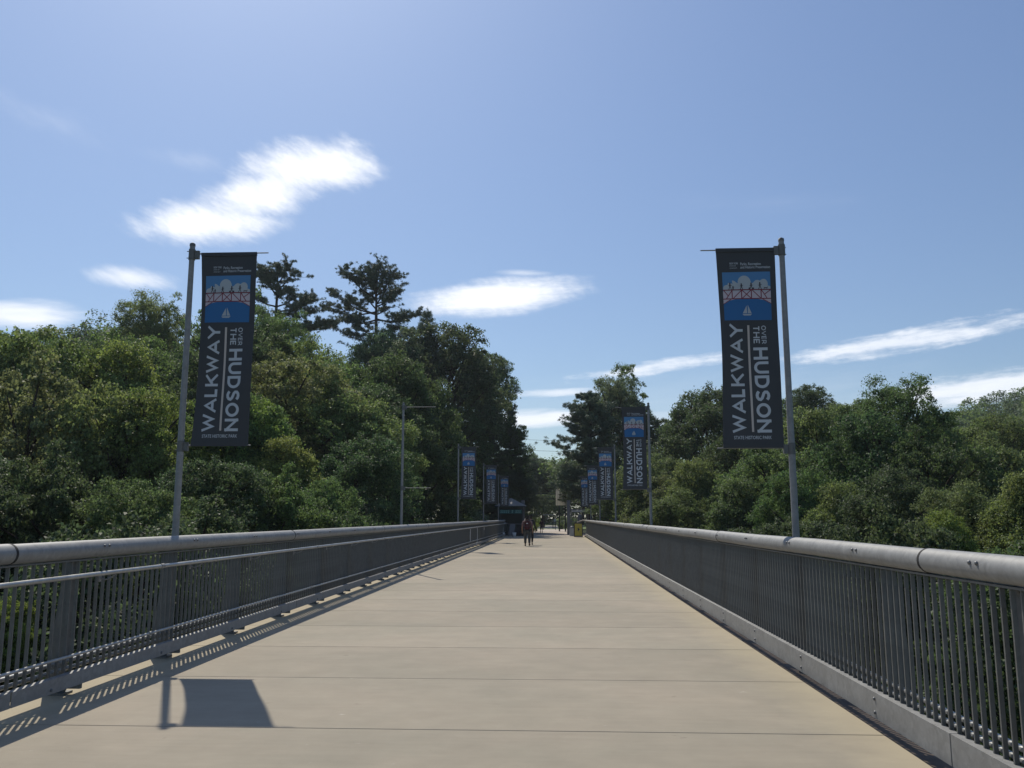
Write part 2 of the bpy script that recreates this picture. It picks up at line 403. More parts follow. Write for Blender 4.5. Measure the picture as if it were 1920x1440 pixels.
    while yv < L1:
        posts.append(yv)
        link('post', pm, root, (0, yv, 0)); 
        if s < 0: link('foot_plate', fm, root, (0, yv, 0)); link('handrail_bracket', hm, root, (0, yv + .35, 0))
        if yv < 45 and yv > 2:
            rz = math.pi if s > 0 else 0
            for dy in (-.045, .045):
                a = R(18)
                link('bolt', BOLT, root, (-s * ro * math.cos(a), yv + dy + (.25 if s > 0 else .3), zc + ro * math.sin(a)), rz)
            if s > 0:
                for dz in (.06, .165): link('bolt', BOLT, root, (-.06, yv + .05, dz), rz)
            else: link('bolt', BOLT, root, (.10, yv - .5, .13), rz)
        yv += PSP
    # balusters
    b = MB(); bx(b, -.014, .014, -.0075, .0075, .02 if s > 0 else .20, 1.197); bm_ = b.mesh('baluster', M['galv_dark'])
    ys = []; yv = L0 + .05
    while yv < L1: ys.append(yv); yv += .1155
    first = 4.3 if s > 0 else 6.1
    near = [q for q in ys if q >= first][:100]
    for q in near: link('baluster', bm_, root, (0, q, 0))
    rest = MB()
    ns = set(near)
    for q in ys:
        if q in ns: continue
        bx(rest, -.014, .014, q - .0075, q + .0075, .02 if s > 0 else .20, 1.197)
    tag(rest.build('baluster_run', M['galv_dark'], root), 'far run of closely spaced upright bars', kind='stuff')
    return root
railing(1); railing(-1)

# ---------------------------------------------------------------- banner poles
BW, BH = .74, 2.53
POLE_Y = [10.6, 26.4, 41.8, 56.6, 71.4]
def pole_proto(hide_bend=False):
    root = empty('banner_pole')
    p = MB(); p.tube([(0, 0, -.9), (0, 0, 2.2), (0, 0, 5.12)], [.045, .041, .034], 20); p.build('pole', M['galv'], root)
    c = MB(); c.tube([(0, 0, 5.12), (0, 0, 5.15), (0, 0, 5.165)], [.038, .036, .015], 16); c.build('cap', M['galv_dark'], root)
    for z, up in ((5.012, .0), (2.49, .0)):
        b = MB(); b.tube([(0, 0, z - .08), (0, 0, z + .06)], .044, 14); b.box(.044, .10, -.02, .02, z - .07, z + .04)
        for dz in (-.06, .03): b.tube([(-.06, -.02, z + dz), (.10, -.02, z + dz)], .006, 6)
        b.build('bracket', M['galv_dark'], root)
        a = MB(); e_ = 1.02 if z > 3 else .90; a.tube([(.09, 0, z), (.5, 0, z), (e_, 0, z)], [.010, .009, .008], 8); a.build('arm', M['galv'], root)
    s_ = MB(); s_.box(-.07, .07, -.07, .07, -.6, -.5); s_.box(-.25, -.0, -.05, .05, -.58, -.52); s_.build('bracket', M['galv_dark'], root)
    return root

# ---- lettering
GL = {
 'W': (1.40, [[(0,1),(.34,0),(.70,1),(1.06,0),(1.40,1)]]), 'A': (1.08, [[(0,0),(.54,1),(1.08,0)], [(.24,.26),(.84,.26)]]),
 'L': (.62, [[(.0,1),(.0,0),(.62,0)]]), 'K': (.92, [[(0,0),(0,1)], [(.88,1),(.12,.42)], [(.34,.56),(.92,0)]]),
 'Y': (1.0, [[(0,1),(.5,.42),(1.0,1)], [(.5,.46),(.5,0)]]), 'H': (.84, [[(0,0),(0,1)], [(.84,0),(.84,1)], [(0.1,.5),(.74,.5)]]),
 'U': (.84, [[(0,1)] + [(.42 - .42*math.cos(math.pi*k/10), .40 - .40*math.sin(math.pi*k/10)) for k in range(11)] + [(.84,1)]]),
 'D': (.88, [[(0,1),(0,0)] + [(.38 + .50*math.sin(math.pi*k/12), .5 - .5*math.cos(math.pi*k/12)) for k in range(13)] + [(0,1),(0,.9)]]),
 'S': (.74, [[(.72,.84),(.60,.95),(.40,1.0),(.20,.97),(.06,.86),(.05,.70),(.15,.59),(.38,.51),(.60,.42),(.72,.29),(.68,.13),(.52,.02),(.32,0.0),(.14,.05),(0,.16)]]),
 'O': (1.02, [[(.51 + .51*math.cos(2*math.pi*k/28), .5 + .5*math.sin(2*math.pi*k/28)) for k in range(29)]]),
 'N': (.88, [[(0,0),(0,1)], [(0,1),(.88,0)], [(.88,0),(.88,1)]]), 'V': (1.0, [[(0,1),(.5,0),(1,1)]]),
 'E': (.66, [[(.66,1),(0,1),(0,0),(.66,0)], [(.1,.5),(.58,.5)]]),
 'R': (.80, [[(0,0),(0,1),(.42,1)] + [(.42 + .30*math.sin(math.pi*k/8), .70 + .30*math.cos(math.pi*k/8)) for k in range(1,9)] + [(.06,.40)], [(.42,.40),(.78,0)]]),
 'T': (.76, [[(0,1),(.76,1)], [(.38,.95),(.38,0)]]),
}
def ribbon(pts, t):
    """mitred flat ribbon of width t along pts (2-D), returned as quads; cut flat at y = -t/2 and 1 + t/2"""
    h = t / 2; n = len(pts); Ls, Rs = [], []
    for i in range(n):
        p = Vector(pts[i])
        closed = n > 3 and (Vector(pts[0]) - Vector(pts[-1])).length < 1e-4
        a = Vector(pts[i - 1]) if i else (Vector(pts[-2]) if closed else None)
        b = Vector(pts[i + 1]) if i < n - 1 else (Vector(pts[1]) if closed else None)
        if a is None: d = (b - p).normalized(); p = p - d * (h if abs(d.y) > .15 and (p.y < .02 or p.y > .98) else 0); nn = Vector((-d.y, d.x)); Ls.append(p + nn*h); Rs.append(p - nn*h); continue
        if b is None: d = (p - a).normalized(); p = p + d * (h if abs(d.y) > .15 and (p.y < .02 or p.y > .98) else 0); nn = Vector((-d.y, d.x)); Ls.append(p + nn*h); Rs.append(p - nn*h); continue
        d1 = (p - a).normalized(); d2 = (b - p).normalized()
        n1 = Vector((-d1.y, d1.x)); n2 = Vector((-d2.y, d2.x)); m_ = (n1 + n2).normalized()
        k = min(h / max(m_.dot(n1), .12), h * 6)
        Ls.append(p + m_*k); Rs.append(p - m_*k)
    return Ls, Rs
def word(mb, txt, u0, u1, v0, v1, direction, t=.17, mi=0, depth=-.0045):
    """direction 'up': reads bottom to top with letter tops to the left; 'down': reads top to bottom, tops to the right.
    u0..u1 cap height range (x), v0..v1 the run (fraction of height from the top)"""
    sp = .17 + t; total = sum(GL[c][0] for c in txt) + sp * (len(txt) - 1) + t
    x = t / 2; lay = 0
    for c in txt:
        w_, strokes = GL[c]
        for st in strokes:
            Ls, Rs = ribbon(st, t)
            def tr(q):
                qx = (x + q.x) / total; qy = (min(max(q.y, -t / 2), 1 + t / 2) + t / 2) / (1 + t)
                if direction == 'up': return ((u1 - (u1 - u0) * qy) * BW, depth - .0003 * (lay % 3), -(v1 - (v1 - v0) * qx) * BH)
                return ((u0 + (u1 - u0) * qy) * BW, depth - .0003 * (lay % 3), -(v0 + (v1 - v0) * qx) * BH)
            vs = []
            for a, b in zip(Ls, Rs): vs += [tr(a), tr(b)]
            mb.add(vs, [(2*i, 2*i + 1, 2*i + 3, 2*i + 2) for i in range(len(Ls) - 1)], mi)
            lay += 1
        x += w_ + sp
def text_to(mb, txt, size, x, z, y, mi=0, width=None, bold=.012, align='LEFT'):
    cu = bpy.data.curves.new('t', 'FONT'); cu.body = txt; cu.size = size; cu.offset = bold * size; cu.align_x = align; cu.resolution_u = 2
    o = bpy.data.objects.new('t', cu); col.objects.link(o)
    bpy.context.view_layer.update()
    dg = bpy.context.evaluated_depsgraph_get(); me = bpy.data.meshes.new_from_object(o.evaluated_get(dg))
    xs = [v.co.x for v in me.vertices]; w_ = max(xs) - min(xs); k = (width / w_) if width else 1; x0 = min(xs) if align == 'LEFT' else 0
    mb.add([(x + (v.co.x - x0) * k, y, z + v.co.y) for v in me.vertices], [tuple(p.vertices) for p in me.polygons], mi)
    bpy.data.objects.remove(o); bpy.data.meshes.remove(me); bpy.data.curves.remove(cu)
def bend(me, amp=.03, seed=0):
    bm = bmesh.new(); bm.from_mesh(me)
    for k in range(1, 26):
        z = -BH * k / 26
        bmesh.ops.bisect_plane(bm, geom=bm.verts[:] + bm.edges[:] + bm.faces[:], plane_co=(0, 0, z), plane_no=(0, 0, 1))
    for k in range(1, 6):
        bmesh.ops.bisect_plane(bm, geom=bm.verts[:] + bm.edges[:] + bm.faces[:], plane_co=(BW * k / 6, 0, 0), plane_no=(1, 0, 0))
    for v in bm.verts:
        q = -v.co.z / BH; u = v.co.x / BW
        v.co.y += amp * math.sin(q * math.pi) * (1.1 - .7 * u) + .012 * math.sin(q * 9 + u * 5) * math.sin(q * math.pi)
        v.co.x += .035 * math.sin(q * math.pi) * max(0, 1 - u * 2.2) ** 2
    bm.to_mesh(me); bm.free(); me.update()
def banner_proto():
    root = empty('banner')
    c = MB(); c.box(0, BW, -.002, .002, -BH, 0); c.box(0, BW, -.014, .014, -.035, .012); c.box(0, BW, -.014, .014, -BH, -BH + .05)
    o = c.build('cloth', M['cloth'], root); bend(o.data)
    # picture: sky, clouds, truss bridge with walkers, water and a sail boat
    mats = [M['p_sky'], M['p_water'], M['p_cloud'], M['p_span'], M['p_red'], M['p_dark']]
    pic = MB(); U0, U1, V0, V1 = .085, .905, .118, .364
    W_ = (U1 - U0) * BW; H_ = (V1 - V0) * BH
    def pt(x, z, lay): return (U0 * BW + x * W_, -.0032 - .0004 * lay, -V0 * BH - z * H_)
    def poly(pts, mi, lay): pic.add([pt(a, b, lay) for a, b in pts], [tuple(range(len(pts)))], mi)
    poly([(0, 0), (1, 0), (1, .40), (0, .40)], 0, 0)
    wtop = [(k / 12, .62 - .075 * math.sin(math.pi * min(1, max(0, (k / 12 - .0) / 1.0))) if 0 < k < 12 else .66) for k in range(13)]
    poly([(0, 1)] + wtop + [(1, 1)], 1, 0)
    poly([(0, .40), (1, .40), (1, .66)] + wtop[::-1][1:-1] + [(0, .66)], 3, 0)
    def arc(cx, cz, rx, rz, a0, a1, n=10): return [(cx + rx * math.cos(R(a0 + (a1 - a0) * k / n)), cz - rz * math.sin(R(a0 + (a1 - a0) * k / n))) for k in range(n + 1)]
    cl = [(0.01, .40), (.01, .33)] + arc(.09, .33, .08, .07, 170, 60, 5) + arc(.21, .30, .11, .13, 165, 30, 7) + arc(.31, .27, .04, .05, 150, 50, 3) + \
         arc(.46, .22, .135, .145, 170, 10, 10) + arc(.63, .29, .06, .06, 120, 40, 4) + arc(.73, .27, .09, .10, 150, 50, 5) + arc(.86, .25, .085, .10, 130, 5, 6) + arc(.95, .33, .05, .04, 100, 20, 3) + [(.99, .40)]
    fan = [(.5, .40)]
    for i in range(len(cl) - 1): pic.add([pt(*fan[0], 1), pt(*cl[i], 1), pt(*cl[i + 1], 1)], [(0, 1, 2)], 2)
    def bar(x0, z0, x1, z1, t, mi, lay):
        a = Vector((x0, z0 * H_ / W_)); b = Vector((x1, z1 * H_ / W_)); d = (b - a).normalized(); n = Vector((-d.y, d.x)) * t / 2
        k = W_ / H_
        poly([((a + n).x, (a + n).y * k), ((b + n).x, (b + n).y * k), ((b - n).x, (b - n).y * k), ((a - n).x, (a - n).y * k)], mi, lay)
    bar(0, .37, 1, .37, .022, 4, 3); bar(0, .555, 1, .555, .020, 4, 3)
    bar(.18, .56, 0, .66, .014, 4, 4); bar(.82, .56, 1, .66, .014, 4, 4)
    for k, xx in enumerate((.2, .4, .6, .8)): bar(xx, .38, xx, .55, .020, 4, 2)
    for (a, b) in (((.02, .38), (.12, .50)), ((.20, .38), (.07, .55)), ((.40, .38), (.22, .55)), ((.41, .38), (.59, .55)), ((.59, .381), (.41, .551)),
                   ((.62, .38), (.79, .55)), ((.81, .38), (.92, .55)), ((.99, .38), (.87, .47))): bar(*a, *b, .017, 4, 5)
    for xx, hgt in ((.16, .15), (.225, .08), (.40, .13), (.60, .14), (.78, .15)):     # little figures on the bridge
        zb = .365
        poly(arc(xx, zb - hgt + .012, .013, .013, 0, 330, 7), 5, 6)
        bar(xx, zb - hgt + .02, xx, zb - hgt * .45, .028, 5, 6)
        bar(xx, zb - hgt * .5, xx - .03 * hgt / .15, zb, .013, 5, 7); bar(xx, zb - hgt * .5, xx + .03 * hgt / .15, zb, .013, 5, 8)
        bar(xx - .035 * hgt / .15, zb - hgt * .55, xx + .04 * hgt / .15, zb - hgt * .62, .011, 5, 9)
    for xx in (.565, .64): poly(arc(xx, .345, .02, .02, 0, 330, 9), 5, 6)
    bar(.86, .335, .93, .335, .018, 5, 6); bar(.87, .335, .865, .362, .008, 5, 7); bar(.92, .335, .925, .362, .008, 5, 7); bar(.93, .33, .945, .315, .014, 5, 8)
    poly([(.49, .70), (.50, .86), (.41, .86)], 2, 3); poly([(.515, .685), (.59, .86), (.515, .86)], 2, 3)
    poly([(.40, .875), (.60, .872), (.565, .905), (.43, .905)], 2, 3)
    o = pic.build('picture', mats, root); bend(o.data)
    w = MB()
    word(w, 'WALKWAY', .165, .405, .383, .925, 'up', .25)
    word(w, 'HUDSON', .575, .812, .502, .925, 'down', .25)
    word(w, 'OVER', .722, .800, .392, .484, 'down', .2)
    word(w, 'THE', .585, .690, .392, .484, 'down', .22)
    o = w.build('lettering', M['letter'], root); bend(o.data); w = MB()
    text_to(w, 'STATE HISTORIC PARK', .058, .185 * BW, -.957 * BH, -.0045, 0, .62 * BW)
    o = w.build('footer_lettering', M['letter'], root); bend(o.data); w = MB()
    text_to(w, 'Parks, Recreation', .050, .41 * BW, -.083 * BH, -.0045, 0, .345 * BW, .01)
    text_to(w, 'and Historic Preservation', .050, .41 * BW, -.100 * BH, -.0045, 0, .50 * BW, .01)
    text_to(w, 'NEW YORK', .036, .225 * BW, -.078 * BH, -.0045, 0, .15 * BW, .01)
    text_to(w, 'STATE OF', .024, .225 * BW, -.089 * BH, -.0045, 0, .11 * BW, .0)
    text_to(w, 'OPPORTUNITY', .020, .225 * BW, -.100 * BH, -.0045, 0, .13 * BW, .0)
    o = w.build('header_lettering', M['letter'], root); bend(o.data)
    d = MB(); d.box(.487 * BW, .522 * BW, -.0046, -.0036, -.922 * BH, -.39 * BH); o = d.build('divider_line', M['divider'], root); bend(o.data)
    return root
pp = pole_proto(); bp_ = banner_proto()
side_txt = {1: 'right', -1: 'left'}
ordn = ['nearest', 'second', 'third', 'fourth', 'farthest']
first = True; firstb = True
for s in (-1, 1):
    for i, y in enumerate(POLE_Y):
        o = pp if first else copy_tree(pp); first = False
        o.location = (-4.75 if s < 0 else 2.89, y, 0.01 if s < 0 else -.05); o.rotation_euler.z = 0 if s < 0 else math.pi
        bare = (s < 0 and i == 1)
        tag(o, ('bare grey steel pole behind the left railing with two empty thin arms and no banner' if bare else
                f'{ordn[i]} grey steel banner pole standing behind the {side_txt[s]} railing'), 'pole', 'banner poles along both railings')
        if bare: continue
        b = bp_ if firstb else copy_tree(bp_); firstb = False
        jig = .0 if i == 0 else jr.uniform(-.02, .02)
        b.location = (o.location.x + (.13 if s < 0 else -.09 - BW), y - .004, o.location.z + (5.01 if s < 0 else 5.02))
        b.rotation_euler.z = jig
        tag(b, f'dark printed banner hanging from the {ordn[i]} pole behind the {side_txt[s]} railing', 'banner', 'dark banners on the poles along both railings')
# ---------------------------------------------------------------- terrain
def sstep(a, b, x):
    t = np.clip((x - a) / (b - a), 0, 1); return t * t * (3 - 2 * t)
def terr(x, y):
    x = np.asarray(x, float); y = np.asarray(y, float)
    side = np.maximum(np.abs(x + .9) - 6, 0)
    z = -13 + 13 * sstep(44, 73, y - .12 * side)
    z = z - .12
    away = sstep(9, 34, np.abs(x + .9))
    z = z + 19 * away * np.exp(-(((x + 68) / 30) ** 2 + ((y - 135) / 50) ** 2))
    z = z + 22 * away * np.exp(-(((x - 128) / 52) ** 2 + ((y - 215) / 85) ** 2))
    z = z + 6 * away * np.exp(-(((x + 45) / 22) ** 2 + ((y - 78) / 26) ** 2))
    z = z + .5 * np.sin(x * .21 + 1) * np.cos(y * .17) * sstep(6, 16, np.abs(x + .9))
    return z
def axis(lo, hi, fine_lo, fine_hi, step):
    a = list(np.arange(fine_lo, fine_hi + .01, step)); x = fine_lo; d = step
    while x > lo: d *= 1.35; x -= d; a.insert(0, x)
    x = fine_hi; d = step
    while x < hi: d *= 1.35; x += d; a.append(x)
    return np.array(a)
gx = axis(-620, 620, -150, 190, 3.0); gy = axis(-160, 900, -20, 300, 3.0)
GX, GY = np.meshgrid(gx, gy); GZ = terr(GX, GY)
vs = np.stack([GX.ravel(), GY.ravel(), GZ.ravel()], 1); nx = len(gx)
fs = [(j * nx + i, j * nx + i + 1, (j + 1) * nx + i + 1, (j + 1) * nx + i) for j in range(len(gy) - 1) for i in range(nx - 1)]
me = bpy.data.meshes.new('ground'); me.from_pydata(vs.tolist(), [], fs); me.update()
M['soil'] = simple('forest_floor', (.035, .045, .02), .95, 0, .5, .6, .5, 3, .1)
me.materials.append(M['soil']); me.polygons.foreach_set('use_smooth', [True] * len(fs))
tag(link('ground', me), kind='structure')
# plaza beyond the end of the bridge
M['plaza'] = simple('plaza_concrete', (.43, .37, .31), .9, 0, .08, 1.2)
pz = MB()
pts_l = [(-7.5, 76.02), (-7.0, 84), (-4.6, 92), (-4.2, 104), (-5.0, 118)]; pts_r = [(3.6, 76.02), (2.9, 84), (2.3, 92), (2.2, 104), (3.4, 118)]
for i in range(4): pz.add([(*pts_l[i], .004), (*pts_r[i], .004), (*pts_r[i + 1], .004), (*pts_l[i + 1], .004)], [(0, 1, 2, 3)])
tag(pz.build('path', M['plaza']), kind='structure')
M['lawn'] = simple('lawn_green', (.10, .15, .04), .9, 0, .3, 1.5)
M['road'] = simple('park_road', (.30, .29, .27), .9, 0, .1, 2)
lw = MB(); lw.add([(-40, 118.1, .001), (40, 118.1, .001), (40, 150, .6), (-40, 150, .6)], [(0, 1, 2, 3)]); tag(lw.build('lawn', M['lawn']), kind='structure')
rd = MB(); rd.add([(-3.4, 121, .07), (2.2, 121, .07), (4.5, 134, .35), (-1.2, 136, .39)], [(0, 1, 2, 3)]); tag(rd.build('park_road', M['road']), kind='structure')

# ---------------------------------------------------------------- foliage
def leaf_mesh(name, pts, nrm, size, mat, aspect=1.7, seed=0, droop=0.0, along=None):
    r = np.random.default_rng(seed); n = len(pts)
    nrm = nrm / (np.linalg.norm(nrm, axis=1, keepdims=True) + 1e-9)
    if along is None: along = r.normal(size=(n, 3))
    t = along - nrm * np.sum(along * nrm, 1, keepdims=True); t /= (np.linalg.norm(t, axis=1, keepdims=True) + 1e-9)
    b = np.cross(nrm, t)
    L = (size * (.65 + .7 * r.random(n)))[:, None]; W = L / aspect
    v = np.empty((n, 4, 3)); v[:, 0] = pts - t * L * .5; v[:, 1] = pts + b * W * .5 - t * L * .08; v[:, 2] = pts + t * L * .5; v[:, 3] = pts - b * W * .5 - t * L * .08
    v[:, 1] += nrm * L * .12; v[:, 3] += nrm * L * .12
    me = bpy.data.meshes.new(name); me.vertices.add(4 * n); me.vertices.foreach_set('co', v.ravel().astype(np.float32))
    me.loops.add(4 * n); me.loops.foreach_set('vertex_index', np.arange(4 * n, dtype=np.int32))
    me.polygons.add(n); me.polygons.foreach_set('loop_start', np.arange(0, 4 * n, 4, dtype=np.int32))
    try: me.polygons.foreach_set('loop_total', np.full(n, 4, dtype=np.int32))
    except Exception: pass
    me.materials.append(mat); me.update(); me.validate(); return me
def unit(v): return v / (np.linalg.norm(v, axis=-1, keepdims=True) + 1e-9)
def broad_proto(seed, Rr=4.4, H=12.0, z0=4.5, nclump=240, per=230, leaf=.19, shoots=0, flat=.9, inner=3000, dens=.62, rough=.3):
    """Crown from z0-ish to H, radius Rr. Limbs grow to the clumps; leaves sit in sprays on each clump."""
    r = np.random.default_rng(seed)
    C = np.array([0, 0, (z0 + H) / 2]); A = np.array([Rr, Rr, (H - z0) / 2])
    d = unit(r.normal(size=(nclump, 3))); d[:, 2] = np.where(d[:, 2] < -.55, -d[:, 2] * .6, d[:, 2]); d = unit(d)
    lob = unit(r.normal(size=(7, 3))); lob[:, 2] = np.abs(lob[:, 2]) * .8; lobk = r.uniform(-1, 1, 7)
    f = 1 + rough * sum(lobk[i] * np.exp(-3.5 * (1 - d @ unit(lob[i]))) for i in range(7))
    rad = (r.random(nclump) ** .5) * .55 + .45 + .10 * r.normal(size=nclump) * (r.random(nclump) < .35)
    cc = C + d * A * (rad * f)[:, None] * np.array([1, 1, 1.0])
    taper = 1 - .28 * np.clip((cc[:, 2] - C[2]) / A[2], -1, 1); cc[:, :2] *= taper[:, None] ** .6
    cr = Rr * (.09 + .17 * r.random(nclump) ** 1.6)
    P_, N_ = [], []
    for i in range(nclump):
        k = int(per * (cr[i] / (Rr * .16)) ** 1.7)
        ns = max(4, k // 22)
        sdir = unit(r.normal(size=(ns, 3)) + d[i] * .7 + np.array([0, 0, .5]))
        scen = cc[i] + sdir * cr[i] * r.uniform(.45, 1.05, ns)[:, None] * np.array([1, 1, flat])
        idx = r.integers(0, ns, k)
        off = r.normal(size=(k, 3)) * cr[i] * .19 * np.array([1.1, 1.1, .6])
        p = scen[idx] + off
        P_.append(p); N_.append(sdir[idx] * .45 + np.array([0, 0, .5]) + r.normal(size=(k, 3)) * .7)
    if shoots:
        for i in range(shoots):
            a = r.uniform(0, 2 * math.pi); q = r.uniform(.1, .9); base = np.array([math.cos(a) * Rr * q * .8, math.sin(a) * Rr * q * .8, H - (H - z0) * .22 * (1 + 2 * q * q)])
            ln = r.uniform(.6, 1.7); tip = base + np.array([r.normal() * .25, r.normal() * .25, ln]); k = int(70 * ln)
            tt = r.random(k) ** .8; p = base + (tip - base) * tt[:, None] + r.normal(size=(k, 3)) * .16 * (1.15 - tt[:, None])
            P_.append(p); N_.append(r.normal(size=(k, 3)) * .7 + np.array([0, 0, .6]))
    ii = unit(r.normal(size=(inner, 3))) * (r.random((inner, 1)) ** .4) * .72 * A + C
    P_.append(ii); N_.append(r.normal(size=(inner, 3)) + np.array([0, 0, .5]))
    pts = np.concatenate(P_); nr = np.concatenate(N_)
    crown = leaf_mesh('crown', pts, nr, np.full(len(pts), leaf), M['leaf'], 1.55, seed)
    t = MB(); rr_ = random.Random(seed)
    tp = [(0, 0, -26), (.05, 0, 1.5), (.15 * rr_.uniform(-1, 1), .1, z0), (.3 * rr_.uniform(-1, 1), .2 * rr_.uniform(-1, 1), C[2]), (0, 0, H * .93)]
    t.tube(tp, [.34, .27, .22, .14, .03], 9)
    order = np.argsort(-rad)
    for j in list(order[:26]):
        q = Vector(cc[j]); zz = max(z0 * .8, min(q.z - 1.2 - .35 * math.hypot(q.x, q.y), H * .8)); s_ = Vector((tp[2][0] * zz / z0 * .6, 0.05, zz))
        mid = s_.lerp(q, .5) + Vector((rr_.uniform(-.3, .3), rr_.uniform(-.3, .3), .25))
        t.tube([s_, mid, q], [.10, .065, .02], 5)
    trunk = t.mesh('trunk', M['bark'])
    return crown, trunk, (Rr, H)
def pine_proto(seed, H=16, z0=4, Rmax=5.0, whorls=15, kind='white', per=34):
    """Conifer: whorls of limbs that carry plumes of needles with gaps between the layers."""
    r = np.random.default_rng(seed); t = MB(); lean = r.normal(size=2) * .15
    t.tube([(0, 0, -26), (0, 0, z0), (lean[0], lean[1], H * .65), (lean[0], lean[1], H - .1)], [.36, .28, .15, .03], 9)
    P_, N_, A_ = [], [], []
    def plume(path, n0, wid, upturn):
        path = np.array(path); m = len(path) - 1
        for _ in range(n0):
            u = r.random() ** .75 * m; i = min(int(u), m - 1); q = path[i] + (path[i + 1] - path[i]) * (u - i)
            q = q + r.normal(size=3) * np.array([wid, wid, wid * .5])
            k = per; dr = r.normal(size=(k, 3)) * .55 + np.array([0, 0, upturn]) + (path[-1] - path[0]) / (np.linalg.norm(path[-1] - path[0]) + 1e-6) * .35
            dr = unit(dr); P_.append(q + dr * .16 + r.normal(size=(k, 3)) * .05); A_.append(dr); N_.append(r.normal(size=(k, 3)))
    for w_ in range(whorls):
        q = w_ / (whorls - 1); z = z0 + (H - z0 - .6) * q + r.uniform(-.3, .3)
        if kind == 'white': prof = (1 - q) ** .55 * (.55 + .45 * math.sin(min(1, q * 2.2 + .25) * math.pi / 2)) * r.uniform(.7, 1.15)
        else: prof = (1 - q) ** .85 * r.uniform(.72, 1.12)
        nb = int(r.integers(4, 7))
        for b in range(nb):
            a = 2 * math.pi * (b + r.uniform(-.3, .3)) / nb + w_ * 1.1; ln = max(.5, Rmax * prof * r.uniform(.65, 1.12))
            rise = (.10 + .75 * q) if kind == 'white' else (-.12 + .5 * q)
            cx, sx = math.cos(a), math.sin(a)
            pth = [(lean[0] * q, lean[1] * q, z), (cx * ln * .35, sx * ln * .35, z + rise * ln * .25), (cx * ln * .7, sx * ln * .7, z + rise * ln * .45), (cx * ln, sx * ln, z + rise * ln * .7 + .12 * ln)]
            t.tube(pth, [.02 + .013 * ln, .018 + .009 * ln, .02, .008], 5, caps=False)
            pa = np.array(pth)
            plume(pa[1:], int(9 * ln), .10 * ln + .05, .7)
            for sgn in (-1, 1):
                for fr in (.45, .7):
                    base = pa[0] + (pa[3] - pa[0]) * fr; sl = ln * .42 * (1.15 - fr)
                    da = a + sgn * r.uniform(.6, 1.0); e = base + np.array([math.cos(da) * sl * 1.5, math.sin(da) * sl * 1.5, .18 * sl])
                    plume([base, (base + e) / 2, e], int(7 * sl) + 2, .07 + .06 * sl, .7)
    top = [(lean[0], lean[1], H - 1.4), (lean[0], lean[1], H)]; plume(top, 10, .1, 1.0)
    pts = np.concatenate(P_); crown = leaf_mesh('crown', pts, np.concatenate(N_), np.full(len(pts), .30), M['needle'], 7.5, seed, along=np.concatenate(A_))
    return crown, t.mesh('trunk', M['bark']), (Rmax, H)
PR = {
 'oak': broad_proto(1, shoots=14, leaf=.15), 'maple': broad_proto(2, nclump=250, per=225, leaf=.15, rough=.5, shoots=24), 'ash': broad_proto(3, nclump=220, per=250, flat=.7, leaf=.16, rough=.5, shoots=26),
 'airy': broad_proto(4, nclump=105, per=170, leaf=.18, shoots=40, inner=900, rough=.5, z0=2.5), 'shoot': broad_proto(5, nclump=230, per=220, leaf=.148, shoots=60, rough=.5, z0=3.2),
 'tall': broad_proto(6, Rr=3.4, H=14, z0=4, nclump=240, per=230, leaf=.145, rough=.45, shoots=20), 'sumac': broad_proto(8, nclump=220, per=220, flat=.65, leaf=.16, shoots=45, inner=2500, rough=.5),
 'pine': pine_proto(11, 17, 4.0, 5.6, 15), 'pine2': pine_proto(12, 17, 4.6, 5.0, 17), 'spruce': pine_proto(13, 16, 1.5, 4.6, 30, 'spruce', 26),
 'thin': pine_proto(14, 15, 3, 2.9, 24, 'white', 9),
}
TN = {'pine': 'pine_tree', 'pine2': 'pine_tree', 'spruce': 'conifer_tree', 'thin': 'conifer_tree'}
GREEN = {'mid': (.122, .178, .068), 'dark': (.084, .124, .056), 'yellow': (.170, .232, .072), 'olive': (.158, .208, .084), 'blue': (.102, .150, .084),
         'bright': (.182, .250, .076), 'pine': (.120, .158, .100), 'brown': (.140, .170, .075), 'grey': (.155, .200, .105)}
tr_ = random.Random(21)
def tree(kind, px, py, rpx, Y, colour, label, group=None, zs=None, crown_frac=None):
    crown, trunk, (pr, ph) = PR[kind]
    top = P(px, py, Y); gz = float(terr(top.x, Y))
    Rw = 1.42 * rpx * Y / F_PX; s = Rw / pr
    hz = s * (1.12 * tr_.uniform(1.0, 1.2) if kind in TN else tr_.uniform(1.1, 1.5))
    if Y < 77:                                   # crowns stand clear of the deck
        if top.x < 0: top.x = min(top.x, -5.2 - Rw * 1.25)
        else: top.x = max(top.x, 3.2 + Rw * 1.25)
    if Y >= 77 and abs(top.x + .9) < 14: hz = min(hz, (top.z - gz + .2) / ph)
    root = empty(TN.get(kind, 'leafy_tree'), (top.x, Y, top.z - ph * hz), tr_.uniform(0, 6.28))
    root.rotation_euler.x = R(tr_.uniform(-7, 7)) * (kind not in TN); root.rotation_euler.y = R(tr_.uniform(-7, 7)) * (kind not in TN)
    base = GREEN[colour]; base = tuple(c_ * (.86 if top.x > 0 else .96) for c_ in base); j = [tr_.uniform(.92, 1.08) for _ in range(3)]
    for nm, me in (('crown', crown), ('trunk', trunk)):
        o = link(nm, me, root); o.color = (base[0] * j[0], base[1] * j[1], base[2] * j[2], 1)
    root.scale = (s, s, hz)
    cat = 'pine tree' if kind in ('pine', 'pine2') else ('conifer' if kind in ('spruce', 'thin') else 'tree')
    tag(root, label, cat, group)
    return root
GLW = 'trees of the wood left of the bridge'; GRW = 'trees of the wood right of the bridge'
